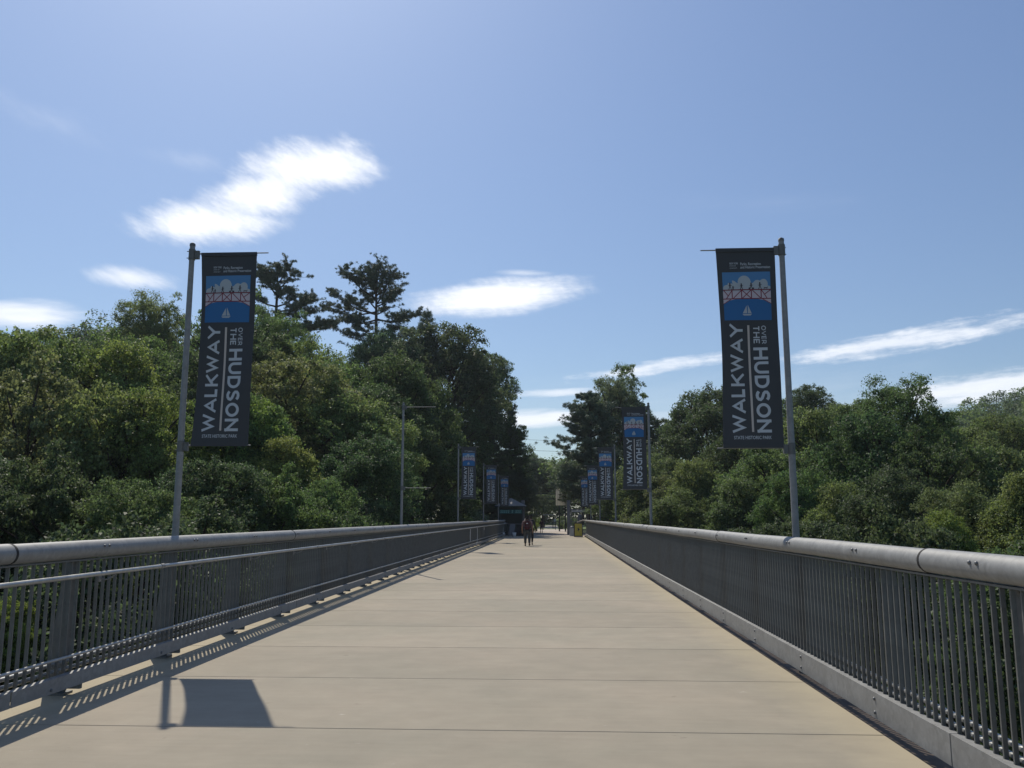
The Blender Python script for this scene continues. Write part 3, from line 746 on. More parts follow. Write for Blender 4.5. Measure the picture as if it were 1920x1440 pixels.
LT = [
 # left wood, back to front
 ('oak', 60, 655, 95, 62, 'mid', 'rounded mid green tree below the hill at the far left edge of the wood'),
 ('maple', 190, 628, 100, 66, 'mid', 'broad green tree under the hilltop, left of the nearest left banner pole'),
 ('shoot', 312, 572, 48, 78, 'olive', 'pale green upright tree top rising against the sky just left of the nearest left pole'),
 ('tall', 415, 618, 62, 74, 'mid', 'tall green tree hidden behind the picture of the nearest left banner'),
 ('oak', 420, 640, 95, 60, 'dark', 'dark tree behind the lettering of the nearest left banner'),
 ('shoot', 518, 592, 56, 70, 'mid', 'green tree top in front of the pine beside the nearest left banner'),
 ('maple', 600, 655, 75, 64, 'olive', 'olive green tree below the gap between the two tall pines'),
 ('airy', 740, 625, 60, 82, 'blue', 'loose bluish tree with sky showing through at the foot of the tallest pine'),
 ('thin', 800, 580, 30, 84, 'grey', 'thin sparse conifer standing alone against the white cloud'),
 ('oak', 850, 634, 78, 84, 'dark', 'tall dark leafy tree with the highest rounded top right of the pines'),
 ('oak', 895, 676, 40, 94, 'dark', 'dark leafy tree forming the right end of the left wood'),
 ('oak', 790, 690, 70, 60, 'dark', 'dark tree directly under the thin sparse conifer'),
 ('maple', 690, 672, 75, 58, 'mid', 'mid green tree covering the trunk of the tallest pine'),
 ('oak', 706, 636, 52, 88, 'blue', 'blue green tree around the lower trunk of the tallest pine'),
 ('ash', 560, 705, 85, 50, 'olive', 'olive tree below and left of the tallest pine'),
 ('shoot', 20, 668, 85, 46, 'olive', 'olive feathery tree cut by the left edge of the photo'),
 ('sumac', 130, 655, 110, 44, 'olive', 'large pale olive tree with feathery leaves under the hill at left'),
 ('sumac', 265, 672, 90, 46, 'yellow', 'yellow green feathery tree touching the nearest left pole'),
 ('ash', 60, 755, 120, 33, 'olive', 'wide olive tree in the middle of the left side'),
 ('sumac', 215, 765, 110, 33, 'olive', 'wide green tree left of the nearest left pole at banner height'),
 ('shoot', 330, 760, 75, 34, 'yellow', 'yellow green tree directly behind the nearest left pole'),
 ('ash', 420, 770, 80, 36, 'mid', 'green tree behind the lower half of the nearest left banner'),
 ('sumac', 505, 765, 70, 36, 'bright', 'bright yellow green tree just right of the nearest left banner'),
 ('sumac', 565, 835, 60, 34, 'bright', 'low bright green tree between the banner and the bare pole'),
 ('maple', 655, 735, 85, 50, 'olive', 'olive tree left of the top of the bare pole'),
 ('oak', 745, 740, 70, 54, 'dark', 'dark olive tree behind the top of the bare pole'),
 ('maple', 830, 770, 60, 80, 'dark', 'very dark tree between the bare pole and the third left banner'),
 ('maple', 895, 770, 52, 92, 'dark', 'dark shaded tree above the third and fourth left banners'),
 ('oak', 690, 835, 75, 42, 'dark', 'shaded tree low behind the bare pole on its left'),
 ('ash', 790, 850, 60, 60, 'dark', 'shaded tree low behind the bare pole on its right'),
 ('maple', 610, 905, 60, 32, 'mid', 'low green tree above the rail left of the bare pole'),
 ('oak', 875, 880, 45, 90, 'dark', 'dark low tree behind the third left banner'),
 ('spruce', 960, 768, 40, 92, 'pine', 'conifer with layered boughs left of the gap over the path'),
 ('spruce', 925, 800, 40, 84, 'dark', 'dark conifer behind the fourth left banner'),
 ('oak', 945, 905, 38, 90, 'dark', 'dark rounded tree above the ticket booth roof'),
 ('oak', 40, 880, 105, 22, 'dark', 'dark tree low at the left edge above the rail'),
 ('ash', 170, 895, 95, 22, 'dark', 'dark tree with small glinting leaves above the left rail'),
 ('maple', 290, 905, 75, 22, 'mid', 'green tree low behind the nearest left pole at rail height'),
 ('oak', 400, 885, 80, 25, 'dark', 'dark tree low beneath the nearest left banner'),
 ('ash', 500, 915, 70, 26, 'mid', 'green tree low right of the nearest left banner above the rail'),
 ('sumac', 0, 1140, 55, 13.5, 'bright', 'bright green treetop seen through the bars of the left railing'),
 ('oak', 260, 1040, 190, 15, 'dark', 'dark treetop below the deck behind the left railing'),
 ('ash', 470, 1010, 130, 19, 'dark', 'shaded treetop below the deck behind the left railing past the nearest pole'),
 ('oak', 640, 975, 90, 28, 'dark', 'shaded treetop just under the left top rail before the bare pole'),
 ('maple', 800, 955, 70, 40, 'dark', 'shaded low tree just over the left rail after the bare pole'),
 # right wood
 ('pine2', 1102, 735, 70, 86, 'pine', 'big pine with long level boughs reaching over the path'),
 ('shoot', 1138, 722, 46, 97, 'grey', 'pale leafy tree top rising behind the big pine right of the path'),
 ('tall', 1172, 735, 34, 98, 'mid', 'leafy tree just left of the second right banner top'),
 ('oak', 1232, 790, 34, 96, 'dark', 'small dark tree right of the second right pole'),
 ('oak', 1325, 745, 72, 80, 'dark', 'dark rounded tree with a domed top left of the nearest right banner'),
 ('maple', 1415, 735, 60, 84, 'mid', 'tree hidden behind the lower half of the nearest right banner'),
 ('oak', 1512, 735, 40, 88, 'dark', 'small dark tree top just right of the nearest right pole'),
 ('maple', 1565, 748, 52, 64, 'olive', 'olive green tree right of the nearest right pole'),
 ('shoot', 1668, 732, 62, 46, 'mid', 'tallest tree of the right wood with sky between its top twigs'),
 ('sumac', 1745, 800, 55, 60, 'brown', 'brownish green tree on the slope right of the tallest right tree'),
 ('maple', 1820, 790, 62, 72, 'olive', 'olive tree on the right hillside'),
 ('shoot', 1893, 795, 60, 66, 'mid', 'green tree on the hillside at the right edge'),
 ('oak', 1790, 850, 75, 48, 'mid', 'mid green tree low on the right slope'),
 ('ash', 1885, 860, 75, 46, 'olive', 'olive tree low on the right slope at the photo edge'),
 ('sumac', 1545, 790, 75, 48, 'olive', 'pale olive feathery tree beside the nearest right pole'),
 ('oak', 1640, 800, 85, 40, 'dark', 'dark shaded tree under the tallest tree of the right wood'),
 ('ash', 1745, 860, 80, 38, 'dark', 'deeply shaded tree in the middle of the right side'),
 ('maple', 1260, 850, 55, 62, 'olive', 'olive tree right of the second right banner'),
 ('oak', 1385, 842, 62, 58, 'dark', 'dark tree left of and under the nearest right banner'),
 ('sumac', 1320, 880, 60, 52, 'olive', 'light olive tree midway between the two nearest right poles'),
 ('ash', 1450, 860, 70, 46, 'olive', 'olive tree under the foot of the nearest right banner'),
 ('sumac', 1210, 905, 48, 60, 'olive', 'low olive tree behind the second right pole'),
 ('maple', 1265, 925, 52, 46, 'mid', 'low green tree above the rail right of the second right pole'),
 ('sumac', 1375, 915, 62, 40, 'mid', 'low feathery tree above the rail left of the nearest right pole'),
 ('oak', 1480, 900, 62, 37, 'mid', 'green tree directly behind the nearest right pole'),
 ('sumac', 1580, 920, 62, 32, 'olive', 'feathery olive bush tree above the right rail'),
 ('oak', 1670, 900, 70, 30, 'dark', 'dark tree low above the right rail'),
 ('airy', 1655, 985, 50, 19, 'bright', 'bright yellow green sapling just over the right rail'),
 ('sumac', 1745, 972, 50, 20, 'bright', 'yellow green bush tree over the joint of the right rail'),
 ('shoot', 1800, 925, 62, 24, 'olive', 'olive shrubby tree with upright shoots near the right edge'),
 ('sumac', 1900, 905, 75, 22, 'olive', 'olive tree close to the right edge above the rail'),
 ('oak', 1905, 1050, 150, 12.5, 'dark', 'dark treetop seen through the bars of the right railing at the photo edge'),
 ('ash', 1700, 1020, 110, 15, 'dark', 'dark treetop below the deck behind the right railing joint'),
 ('oak', 1540, 1000, 90, 20, 'dark', 'shaded treetop below the deck behind the nearest right pole'),
 ('maple', 1390, 990, 80, 28, 'dark', 'shaded treetop just under the right rail between the poles'),
 ('oak', 1160, 925, 34, 78, 'mid', 'small green tree behind the third right banner pole'),
 ('maple', 1115, 870, 40, 98, 'dark', 'dark tree behind the fourth and farthest right banners'),
 # beyond the end of the path
 ('oak', 1020, 868, 30, 165, 'mid', 'far green tree filling the gap at the end of the path'),
 ('maple', 1050, 880, 34, 150, 'olive', 'far olive tree behind the white board over the path'),
 ('oak', 985, 860, 36, 150, 'dark', 'far dark tree behind the conifer left of the gap'),
 ('oak', 1090, 860, 36, 140, 'dark', 'far dark tree behind the trunk of the big pine'),
 ('maple', 1018, 925, 24, 128, 'dark', 'low dark tree behind the overhead beam'),
]
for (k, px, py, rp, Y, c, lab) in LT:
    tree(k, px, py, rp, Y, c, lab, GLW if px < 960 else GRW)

# the two white pines of the left skyline, limb by limb
def hero_pine(px0, Y, top_py, limbs, label, seed, base_py=700, trunk_shift=0):
    r = np.random.default_rng(seed); k = Y / F_PX
    tp = P(px0, top_py, Y); gz = float(terr(tp.x, Y))
    root = empty('pine_tree', (tp.x, Y, gz)); Ht = tp.z - gz
    t = MB(); zb = P(px0, base_py, Y).z - gz; sh = trunk_shift * k
    def tx(z): return sh * max(0, (Ht - z)) / max(.1, Ht - zb) if z > zb else sh
    t.tube([(sh, 0, -.5), (sh, 0, zb * .6), (tx(zb), 0, zb), (tx((zb + Ht) / 2), 0, (zb + Ht) / 2), (0, 0, Ht - .1)], [.42, .36, .28, .17, .03], 10)
    P_, A_, N_ = [], [], []
    def tufts(q0, q1, n, wid):
        for _ in range(n):
            u = r.random() ** .8; q = q0 + (q1 - q0) * u + r.normal(size=3) * np.array([wid, wid, wid * .45])
            m = 18; dr = unit(r.normal(size=(m, 3)) * .6 + np.array([0, 0, .75])); P_.append(q + dr * .15); A_.append(dr); N_.append(r.normal(size=(m, 3)))
    for (zs, ex, ey, w) in limbs:                 # start height px, end px offset x, end py, weight
        z0 = P(px0, zs, Y).z - gz; x1 = (ex - px0) * k; z1 = P(px0, ey, Y).z - gz
        reps = 1
        for rep in range(reps):
            dy = r.uniform(-1, 1) * max(1.2, abs(x1) * .7)
            a = np.array([tx(z0), 0, z0]); b = np.array([x1, dy, z1])
            m1 = a + (b - a) * .4 + np.array([0, 0, -.10 * abs(x1) * (1 if z1 > z0 else -.2)]); m2 = a + (b - a) * .75 + np.array([0, 0, -.06 * abs(x1)])
            t.tube([a, m1, m2, b], [.11, .075, .05, .015], 6, caps=False)
            L_ = np.linalg.norm(b - a)
            tufts(m1, m2, int(11 * L_ * w * .5), .24); tufts(m2, b, int(17 * L_ * w * .5), .22)
            for _ in range(int(4 + 2 * L_)):
                u = r.uniform(.35, .98); q = a + (b - a) * u; q[2] -= .06 * abs(x1) * (1 - u)
                e = q + np.array([r.normal() * .9 + np.sign(x1) * .3, r.normal() * .9, r.uniform(.1, .9)])
                t.tube([q, e], [.025, .01], 4, caps=False); tufts(q + (e - q) * .2, e, int(9 * w) + 2, .15)
    tufts(np.array([0, 0, Ht - 2.0]), np.array([0, 0, Ht - .15]), 34, .16)
    pts = np.concatenate(P_)
    cm = leaf_mesh('crown', pts, np.concatenate(N_), np.full(len(pts), .30), M['needle'], 7.0, seed, along=np.concatenate(A_))
    t.build('trunk', M['bark'], root); o = link('crown', cm, root); o.color = (*GREEN['pine'], 1)
    return tag(root, label, 'pine tree')
hero_pine(706, 95, 496, [(585, 588, 562, 1.0), (590, 612, 540, .9), (560, 640, 506, 1.0), (545, 660, 520, 1.1), (535, 672, 512, 1.0), (530, 690, 500, 1.1), (540, 716, 498, 1.1),
    (545, 730, 512, 1.2), (555, 748, 518, 1.2), (570, 750, 540, 1.3), (575, 738, 555, 1.1), (600, 780, 580, 1.1), (598, 765, 592, .9), (600, 625, 588, 1.1), (605, 660, 600, .9),
    (590, 655, 560, .9), (580, 680, 545, 1.2), (560, 700, 525, 1.2), (570, 722, 540, 1.2), (620, 745, 612, 1.0), (630, 770, 620, 1.0), (625, 668, 612, 1.0), (640, 655, 632, 1.1),
    (645, 740, 640, 1.2), (660, 765, 645, 1.0), (655, 672, 655, 1.1), (590, 730, 575, .9), (555, 690, 515, 1.2)],
    'tallest pine on the left skyline with wide upswept limbs and open sky between them', 5, 700, 4)
hero_pine(522, 92, 490, [(545, 470, 505, 1.2), (540, 490, 500, 1.2), (535, 545, 500, 1.2), (545, 552, 508, 1.3), (555, 500, 520, 1.3), (560, 540, 535, 1.3), (575, 560, 552, 1.2),
    (585, 585, 555, 1.2), (590, 600, 575, 1.2), (600, 605, 590, 1.1), (575, 480, 560, 1.2), (595, 470, 580, 1.2), (610, 625, 600, 1.2), (620, 640, 612, 1.1), (630, 600, 625, 1.0),
    (520, 520, 495, 1.2), (550, 515, 515, 1.3), (570, 530, 545, 1.3), (600, 550, 590, 1.3), (625, 560, 618, 1.2)],
    'dense pine half hidden by the nearest left banner with level boughs on its right', 9, 690, 0)
for (kx, ky, rp, Yk, lb) in ((775, 612, 22, 90, 'small dark pine between the tallest pine and the thin sparse conifer'),):
    tree('spruce', kx, ky, rp, Yk, 'pine', lb)

# far wooded hills: masses of crowns
def wood(name, cx, cy, rx, ry, n, label, colour, seed, leaf=.5, per=420, zr=(7, 11)):
    r = np.random.default_rng(seed); P_, N_ = [], []
    for _ in range(n):
        a = r.uniform(0, 2 * math.pi); q = math.sqrt(r.random()); x = cx + rx * q * math.cos(a); y = cy + ry * q * math.sin(a)
        z = float(terr(x, y)) + r.uniform(*zr); R_ = r.uniform(3.0, 5.0)
        nc = 16; cd = unit(r.normal(size=(nc, 3)) + np.array([0, 0, .5])); cc = np.array([x, y, z]) + cd * R_ * np.array([.75, .75, .65])
        idx = r.integers(0, nc, per); d = unit(r.normal(size=(per, 3)) + cd[idx] * .8 + np.array([0, 0, .4]))
        P_.append(cc[idx] + d * R_ * .38 * r.uniform(.6, 1.05, per)[:, None]); N_.append(d * .8 + np.array([0, 0, .4]) + r.normal(size=(per, 3)) * .4)
    pts = np.concatenate(P_); me = leaf_mesh(name, pts, np.concatenate(N_), np.full(len(pts), leaf), M['leaf'], 1.4, seed)
    o = link(name, me); o.color = (*GREEN[colour], 1); tag(o, label, 'wood', kind='stuff')
wood('hill_wood', -86, 144, 62, 30, 340, 'far wooded hill at the left skyline', 'dark', 31, .36, 800, (6.5, 10))
wood('hill_wood', 134, 205, 76, 62, 460, 'far wooded hill at the right skyline', 'dark', 32, .45, 600, (5.5, 9))
wood('hill_wood', 20, 190, 130, 30, 170, 'distant belt of trees closing the view behind the path', 'mid', 33, .5)
wood('valley_wood', -74, 24, 34, 38, 130, 'shaded treetops filling the valley far left of the bridge', 'dark', 35, .45, 380, (8, 13))
wood('valley_wood', 84, 62, 36, 50, 170, 'shaded treetops filling the valley far right of the bridge', 'dark', 36, .45, 380, (8, 13))
wood('wood_edge', 0, 152, 62, 9, 260, 'shady edge of the wood closing the view at the end of the path', 'mid', 34, .45, 420, (-1, 9))
# low growth under the trees beside and below the bridge
r_ = np.random.default_rng(77); P_, N_ = [], []
nn = 0
for _ in range(2600):
    x = r_.uniform(-60, 60); y = r_.uniform(6, 84)
    if abs(x + .9) < 5.2: continue
    z = float(terr(x, y)); R_ = r_.uniform(.7, 2.0); m = 60
    d = unit(r_.normal(size=(m, 3)) + np.array([0, 0, .7])); P_.append(np.array([x, y, z + .2]) + d * R_ * r_.uniform(.5, 1, m)[:, None]); N_.append(d + r_.normal(size=(m, 3)) * .4)
pts = np.concatenate(P_); me = leaf_mesh('undergrowth', pts, np.concatenate(N_), np.full(len(pts), .42), M['leaf'], 1.5, 5)
o = link('undergrowth', me); o.color = (*GREEN['mid'], 1); tag(o, 'low leafy undergrowth beneath the trees', 'undergrowth', kind='stuff')
# ---------------------------------------------------------------- the end of the bridge
M['booth'] = simple('booth_dark_green', (.016, .028, .026), .6)
M['metal_gray'] = simple('painted_grey', (.14, .145, .155), .5, .1, .1, 4)
M['teal'] = simple('teal_sign', (.02, .10, .10), .5)
M['tealtxt'] = simple('teal_text', (.25, .60, .55), .5)
M['roof'] = simple('booth_roof', (.22, .21, .20), .7, 0, .15, 4)
M['yellow'] = simple('yellow_board', (.55, .42, .04), .5, 0, .12, 6)
M['pale'] = simple('pale_grey', (.40, .41, .42), .6)
M['tan'] = simple('tan_pipe', (.36, .31, .25), .6)
M['board'] = simple('white_board', (.55, .545, .51), .7)
_n = M['board'].node_tree; _t = _n.nodes.new('ShaderNodeBsdfTranslucent'); _t.inputs[0].default_value = (.8, .79, .74, 1); _x = _n.nodes.new('ShaderNodeMixShader'); _x.inputs[0].default_value = .4
_n.links.new(_n.nodes['Principled BSDF'].outputs[0], _x.inputs[1]); _n.links.new(_t.outputs[0], _x.inputs[2]); _n.links.new(_x.outputs[0], _n.nodes['Material Output'].inputs[0])
M['crate'] = simple('dark_fabric', (.012, .013, .016), .9)
Yb = 77.0
root = tag(empty('ticket_booth', (-3.95, Yb + 1.3, 0)), 'dark green ticket booth with a teal lettered sign at the left end of the bridge', 'booth')
m = MB(); m.box(-1.15, 1.0, -1.0, 1.3, 0, 1.0); m.box(-1.15, -1.0, -1.0, -.88, 1.0, 2.35); m.box(.85, 1.0, -1.0, -.88, 1.0, 2.35)
m.box(-1.15, 1.0, 1.18, 1.3, 1.0, 2.35); m.box(-1.15, 1.0, -1.0, 1.3, 2.351, 2.5); m.build('wall', M['booth'], root)
m = MB(); m.box(-1.25, 1.1, -1.15, -.9, .99, 1.04); m.build('counter', M['metal_gray'], root)
m = MB(); m.add([(-1.5, -1.4, 2.62), (1.3, -1.4, 2.62), (1.3, 1.6, 2.62), (-1.5, 1.6, 2.62), (-.1, .1, 3.35)], [(0, 1, 4), (1, 2, 4), (2, 3, 4), (3, 0, 4), (0, 3, 2, 1)]); m.build('roof', M['roof'], root)
m = MB(); m.box(-1.5, 1.3, -1.4, -1.36, 2.505, 2.615); m.build('fascia', M['booth'], root)
m = MB(); m.box(-1.1, .95, -1.10, -1.05, 1.92, 2.30); sgn = m.build('sign_panel', M['teal'], root)
m = MB()
for k in range(11):
    if k in (5, 7): continue
    m.box(-1.0 + k * .17, -1.0 + k * .17 + .12, -1.106, -1.101, 2.13, 2.20); m.box(-1.0 + k * .17, -1.0 + k * .17 + .10, -1.106, -1.101, 2.00, 2.05)
m.build('sign_lettering', M['tealtxt'], sgn)
# gate columns
def column(x, y, h, label):
    root = tag(empty('gate_column', (x, y, 0)), label, 'column', 'gate columns at the end of the bridge')
    m = MB(); m.box(-.15, .15, -.15, .15, .06, h); m.build('shaft', M['metal_gray'], root)
    m = MB(); m.box(-.2, .2, -.2, .2, 0, .055); m.build('base', M['metal_gray'], root)
    m = MB(); m.box(-.18, .18, -.18, .18, h + .001, h + .06); m.build('cap', M['metal_gray'], root)
column(1.18, 79.4, 3.1, 'tall grey square column at the right side of the path before the big pine')
column(-3.0, 79.4, 3.1, 'tall grey square column between the ticket booth and the walkers')
# folded gate on the right
root = tag(empty('folding_gate', (2.15, 79.2, 0)), 'dark folded metal gate with upright bars and a pale header beside the right column', 'gate')
m = MB(); m.box(-.78, -.70, -.04, .04, .05, 2.35); m.box(.75, .83, -.04, .04, .05, 2.35); m.box(-.69, .74, -.04, .04, 2.27, 2.35); m.box(-.69, .74, -.04, .04, .1, .17); m.box(-.69, .74, -.04, .04, 1.2, 1.25); m.build('frame', M['metal_gray'], root)
m = MB()
for k in range(11): m.box(-.62 + k * .125, -.60 + k * .125, -.012, .012, .175, 1.195); m.box(-.62 + k * .125, -.60 + k * .125, -.012, .012, 1.255, 2.265)
m.build('bars', M['booth'], root)
m = MB(); m.box(-.66, .72, -.07, -.045, 2.08, 2.24); m.build('header_panel', M['pale'], root)
m = MB(); m.tube([(.05, -.05, .95), (.05, -.05, 1.25), (.05, -.05, 1.75), (.05, -.05, 1.9)], [.1, .22, .2, .06], 8); m.build('shield', M['metal_gray'], root)
# rail end loop on the right
m = MB(); m.tube([(2.60, 74.62, 1.302), (2.60, 75.0, 1.32), (2.35, 75.2, 1.34), (1.9, 75.1, 1.20), (1.75, 75.0, .9), (1.75, 75.0, .012)], .05, 10); o = m.build('end_hoop', M['tan'])
tag(o, 'tan bent pipe hoop where the right railing ends behind the yellow board', 'pipe')
# yellow sandwich board
root = tag(empty('sandwich_board', (1.83, 70.8, 0)), 'yellow sandwich board with a dark frame and symbol beside the right railing', 'sign')
for s in (-1, 1):
    m = MB(); z1 = 1.16
    def yy(z): return s * (.30 - .26 * z / z1)
    for (a, b, c, d, mat_, off, nm) in ((-.36, .36, .03, z1, 'black', 0, 'frame'), (-.29, .29, .12, z1 - .07, 'yellow', .022, 'panel')):
        m = MB(); o0 = s * off
        vs = [(a, yy(c) + o0, c), (b, yy(c) + o0, c), (b, yy(d) + o0, d), (a, yy(d) + o0, d)]; vs2 = [(v[0], v[1] + s * .02, v[2]) for v in vs]
        m.add(vs + vs2, [(0, 1, 2, 3), (7, 6, 5, 4), (0, 4, 5, 1), (1, 5, 6, 2), (2, 6, 7, 3), (3, 7, 4, 0)]); m.build(nm, M[mat_], root)
    if s < 0:
        m = MB()
        def q(x, z): return (x, yy(z) - .0445, z)
        m.add([q(0, .78), q(-.09, .68), q(-.02, .66), q(-.10, .52), q(.0, .56), q(.02, .42), q(.06, .58), q(.12, .62), q(.04, .70)], [tuple(range(9))])
        m.build('symbol', M['black'], root)
# grey traffic-cone-like bin next to it
root = tag(empty('waste_bin', (1.42, 74.6, 0)), 'pale grey bin standing between the yellow board and the gate column', 'bin')
m = MB(); m.tube([(0, 0, .02), (0, 0, .7)], [.26, .22], 18); m.build('body', M['pale'], root)
m = MB(); m.tube([(0, 0, .701), (0, 0, .76), (0, 0, .85)], [.24, .23, .10], 18); m.build('lid', M['metal_gray'], root)
# left: grey easel board, bag, pots
root = tag(empty('easel_sign', (-3.75, 73.6, 0)), 'grey leaning easel sign in front of the ticket booth', 'sign')
m = MB(); m.add([(-.30, -.16, .12), (.22, -.16, .12), (.30, .10, 1.02), (-.16, .10, 1.02), (-.30, -.13, .12), (.22, -.13, .12), (.30, .13, 1.02), (-.16, .13, 1.02)],
      [(0, 1, 2, 3), (7, 6, 5, 4), (0, 4, 5, 1), (1, 5, 6, 2), (2, 6, 7, 3), (3, 7, 4, 0)]); m.build('panel', M['metal_gray'], root)
for (a, b) in (((-.24, -.2, .0), (-.15, .12, 1.0)), ((.20, -.2, .0), (.24, .12, 1.0)), ((.02, .5, .0), (.04, .14, 1.0))):
    m = MB(); m.tube([a, b], .018, 6); m.build('leg', M['black'], root)
for k, (x, y, lab) in enumerate(((-4.45, 72.6, 'white pot with a small pale plant near the end of the left railing'), (-3.48, 72.6, 'white pot at the foot of the grey easel sign'))):
    root = tag(empty('flower_pot', (x, y, 0)), lab, 'pot', 'white pots by the ticket booth')
    m = MB(); m.tube([(0, 0, .02), (0, 0, .05), (0, 0, .32), (0, 0, .34)], [.10, .12, .17, .15], 14); m.build('pot', M['white'], root)
    if k == 0:
        m = MB()
        for j in range(9):
            a = j * 2.4; m.tube([(0, 0, .33), (.05 * math.cos(a), .05 * math.sin(a), .5 + .02 * j), (.12 * math.cos(a), .12 * math.sin(a), .62 + .03 * j)], [.012, .01, .004], 5)
        m.build('plant', M['pale'], root)
root = tag(empty('covered_stand', (-3.1, 75.4, 0)), 'dark fabric covered stand between the easel sign and the gate column', 'stand')
m = MB(); m.add([(-.45, -.3, 0), (.55, -.35, 0), (.6, .3, 0), (-.4, .3, 0), (-.22, -.18, .95), (.22, -.2, 1.02), (.25, .15, 1.0), (-.2, .15, .96)],
      [(0, 3, 2, 1), (4, 5, 6, 7), (0, 1, 5, 4), (1, 2, 6, 5), (2, 3, 7, 6), (3, 0, 4, 7)]); m.build('cover', M['crate'], root)
m = MB(); m.tube([(-.12, 0, .97), (0, 0, 1.12), (.12, 0, .98)], .02, 6); m.build('handle', M['black'], root)
root = tag(empty('litter_bin', (-4.55, 75.6, 0)), 'dark green mesh litter bin behind the end of the left railing', 'bin')
m = MB(); m.tube([(0, 0, .05), (0, 0, 1.0)], .27, 16); m.build('body', M['booth'], root)
m = MB(); m.tube([(0, 0, 1.001), (0, 0, 1.05), (0, 0, 1.2)], [.30, .30, .12], 16); m.build('lid', M['metal_gray'], root)

# strap and pale strip on the left railing
s0 = P(890, 985, 47); m = MB()
pth = [(-4.24, 46.0, 1.12), (-4.235, 46.35, 1.10), (-4.23, 46.55, .95), (-4.23, 46.62, .62), (-4.22, 46.3, .30), (-4.21, 45.9, .16)]
vs = []
for (x, y, z) in pth: vs += [(x, y - .09, z), (x, y + .09, z), (x + .012, y + .09, z), (x + .012, y - .09, z)]
fs = [(0, 1, 2, 3), (23, 22, 21, 20)] + [(4*i + a, 4*i + (a + 1) % 4, 4*i + (a + 1) % 4 + 4, 4*i + a + 4) for i in range(5) for a in range(4)]
m.add(vs, fs); tag(m.build('hanging_strap', M['pale']), 'pale curved strap hanging from the left handrail far down the bridge', 'strap')
m = MB(); m.box(-4.30, -4.285, 43.3, 43.5, .37, 1.02); m.box(-4.33, -4.301, 43.36, 43.44, .5, .9); tag(m.build('rail_plate', M['pale']), 'pale upright strip fixed to the left railing just before the hanging strap', 'strip')
m = MB(); m.box(-4.34, -4.22, 50.6, 51.3, .86, 1.02); m.box(-4.32, -4.24, 51.0, 51.12, .60, .859); tag(m.build('rail_box', M['metal_gray']), 'small grey box clipped on the left handrail beyond the hanging strap', 'box')

# beyond the gate: overhead beam, white board, fence, table, shrubs
root = tag(empty('overhead_beam', (-1.0, 100, 0)), 'dark truss beam spanning the path beyond the gate', 'beam')
m = MB(); m.box(-1.3, 1.5, -.08, .08, 4.25, 4.36); m.box(-1.3, 1.5, -.08, .08, 3.65, 3.76)
for k in range(7):
    x = -1.25 + k * .4; m.tube([(x, 0, 3.74), (x + .2, 0, 4.27), (x + .4, 0, 3.74)], .03, 5)
m.build('truss', M['booth'], root)
for x in (-1.22, 1.42):
    m = MB(); m.box(x - .08, x + .08, -.1, .1, -.1, 3.64); m.build('post', M['booth'], root)
root = tag(empty('hanging_board', (.62, 98.5, 0)), 'white board with upright grooves hung above the path behind the pine boughs', 'board')
m = MB(); m.box(-.60, .62, -.03, .03, 2.95, 4.82); m.build('panel', M['board'], root)
m = MB()
for k in range(6): m.box(-.42 + k * .18, -.40 + k * .18, -.036, -.031, 2.95, 4.82)
m.build('groove', M['metal_gray'], root)
m = MB(); m.box(-.75, .75, -.04, .04, 4.98, 5.06); m.tube([(-.45, 0, 4.82), (-.45, 0, 4.98)], .015, 5); m.tube([(.45, 0, 4.82), (.45, 0, 4.98)], .015, 5); m.build('hanger', M['pale'], root)
m = MB(); m.box(.40, .55, .05, .2, -.1, 5.2); m.build('post', M['booth'], root)
root = tag(empty('bar_fence', (-.6, 112, 0)), 'low dark bar fence across the end of the path', 'fence')
for x in (-2.6, -1.0, .55, 1.9):
    m = MB(); m.box(x - .04, x + .04, -.04, .04, -.05, 1.1); m.build('post', M['black'], root)
m = MB(); m.box(-2.6, 1.9, -.015, .015, 1.00, 1.04); m.box(-2.6, 1.9, -.015, .015, .55, .58); m.build('rail', M['black'], root)
root = tag(empty('picnic_table', (-1.0, 122, .15)), 'pale topped table standing past the bar fence', 'table')
m = MB(); m.box(-.9, .9, -.5, .5, 1.75, 1.83); m.build('table_top', M['pale'], root)
for x in (-.6, .6):
    m = MB(); m.box(x - .06, x + .06, -.06, .06, -.2, 1.745); m.build('leg', M['black'], root)
root = tag(empty('park_bench', (.9, 126, .2)), 'pale bench on the lawn right of the table', 'bench')
m = MB(); m.box(-1.2, 1.2, -.22, .22, .5, .56); m.build('seat', M['pale'], root)
m = MB(); m.box(-1.2, 1.2, .23, .27, .7, 1.15); m.build('backrest', M['pale'], root)
for x in (-1.0, 1.0):
    m = MB(); m.box(x - .05, x + .05, -.2, .22, -.2, .495); m.build('leg', M['black'], root)
def shrub(x, y, z, Rr, H, colour, label, seed, n=2600, leaf=.13):
    r = np.random.default_rng(seed); nc = 26; cd = unit(r.normal(size=(nc, 3)) + np.array([0, 0, .5])); cc = cd * np.array([Rr, Rr, H * .5]) * .68 + np.array([0, 0, H * .5])
    idx = r.integers(0, nc, n); d = unit(r.normal(size=(n, 3)) + cd[idx] * .5); pts = cc[idx] + d * Rr * .36 * r.uniform(.5, 1.05, n)[:, None]
    pts[:, 2] = np.maximum(pts[:, 2], .02)
    root = tag(empty('shrub', (x, y, z)), label, 'shrub', 'shrubs around the end of the path')
    o = link('foliage', leaf_mesh('foliage', pts, d + np.array([0, 0, .5]), np.full(n, leaf), M['leaf'], 1.5, seed), root); o.color = (*GREEN[colour], 1)
    t = MB()
    for k in range(5): t.tube([(0, 0, -.1), Vector(cc[k]) * .5, Vector(cc[k])], [.03, .02, .01], 5)
    t.build('stem', M['bark'], root)
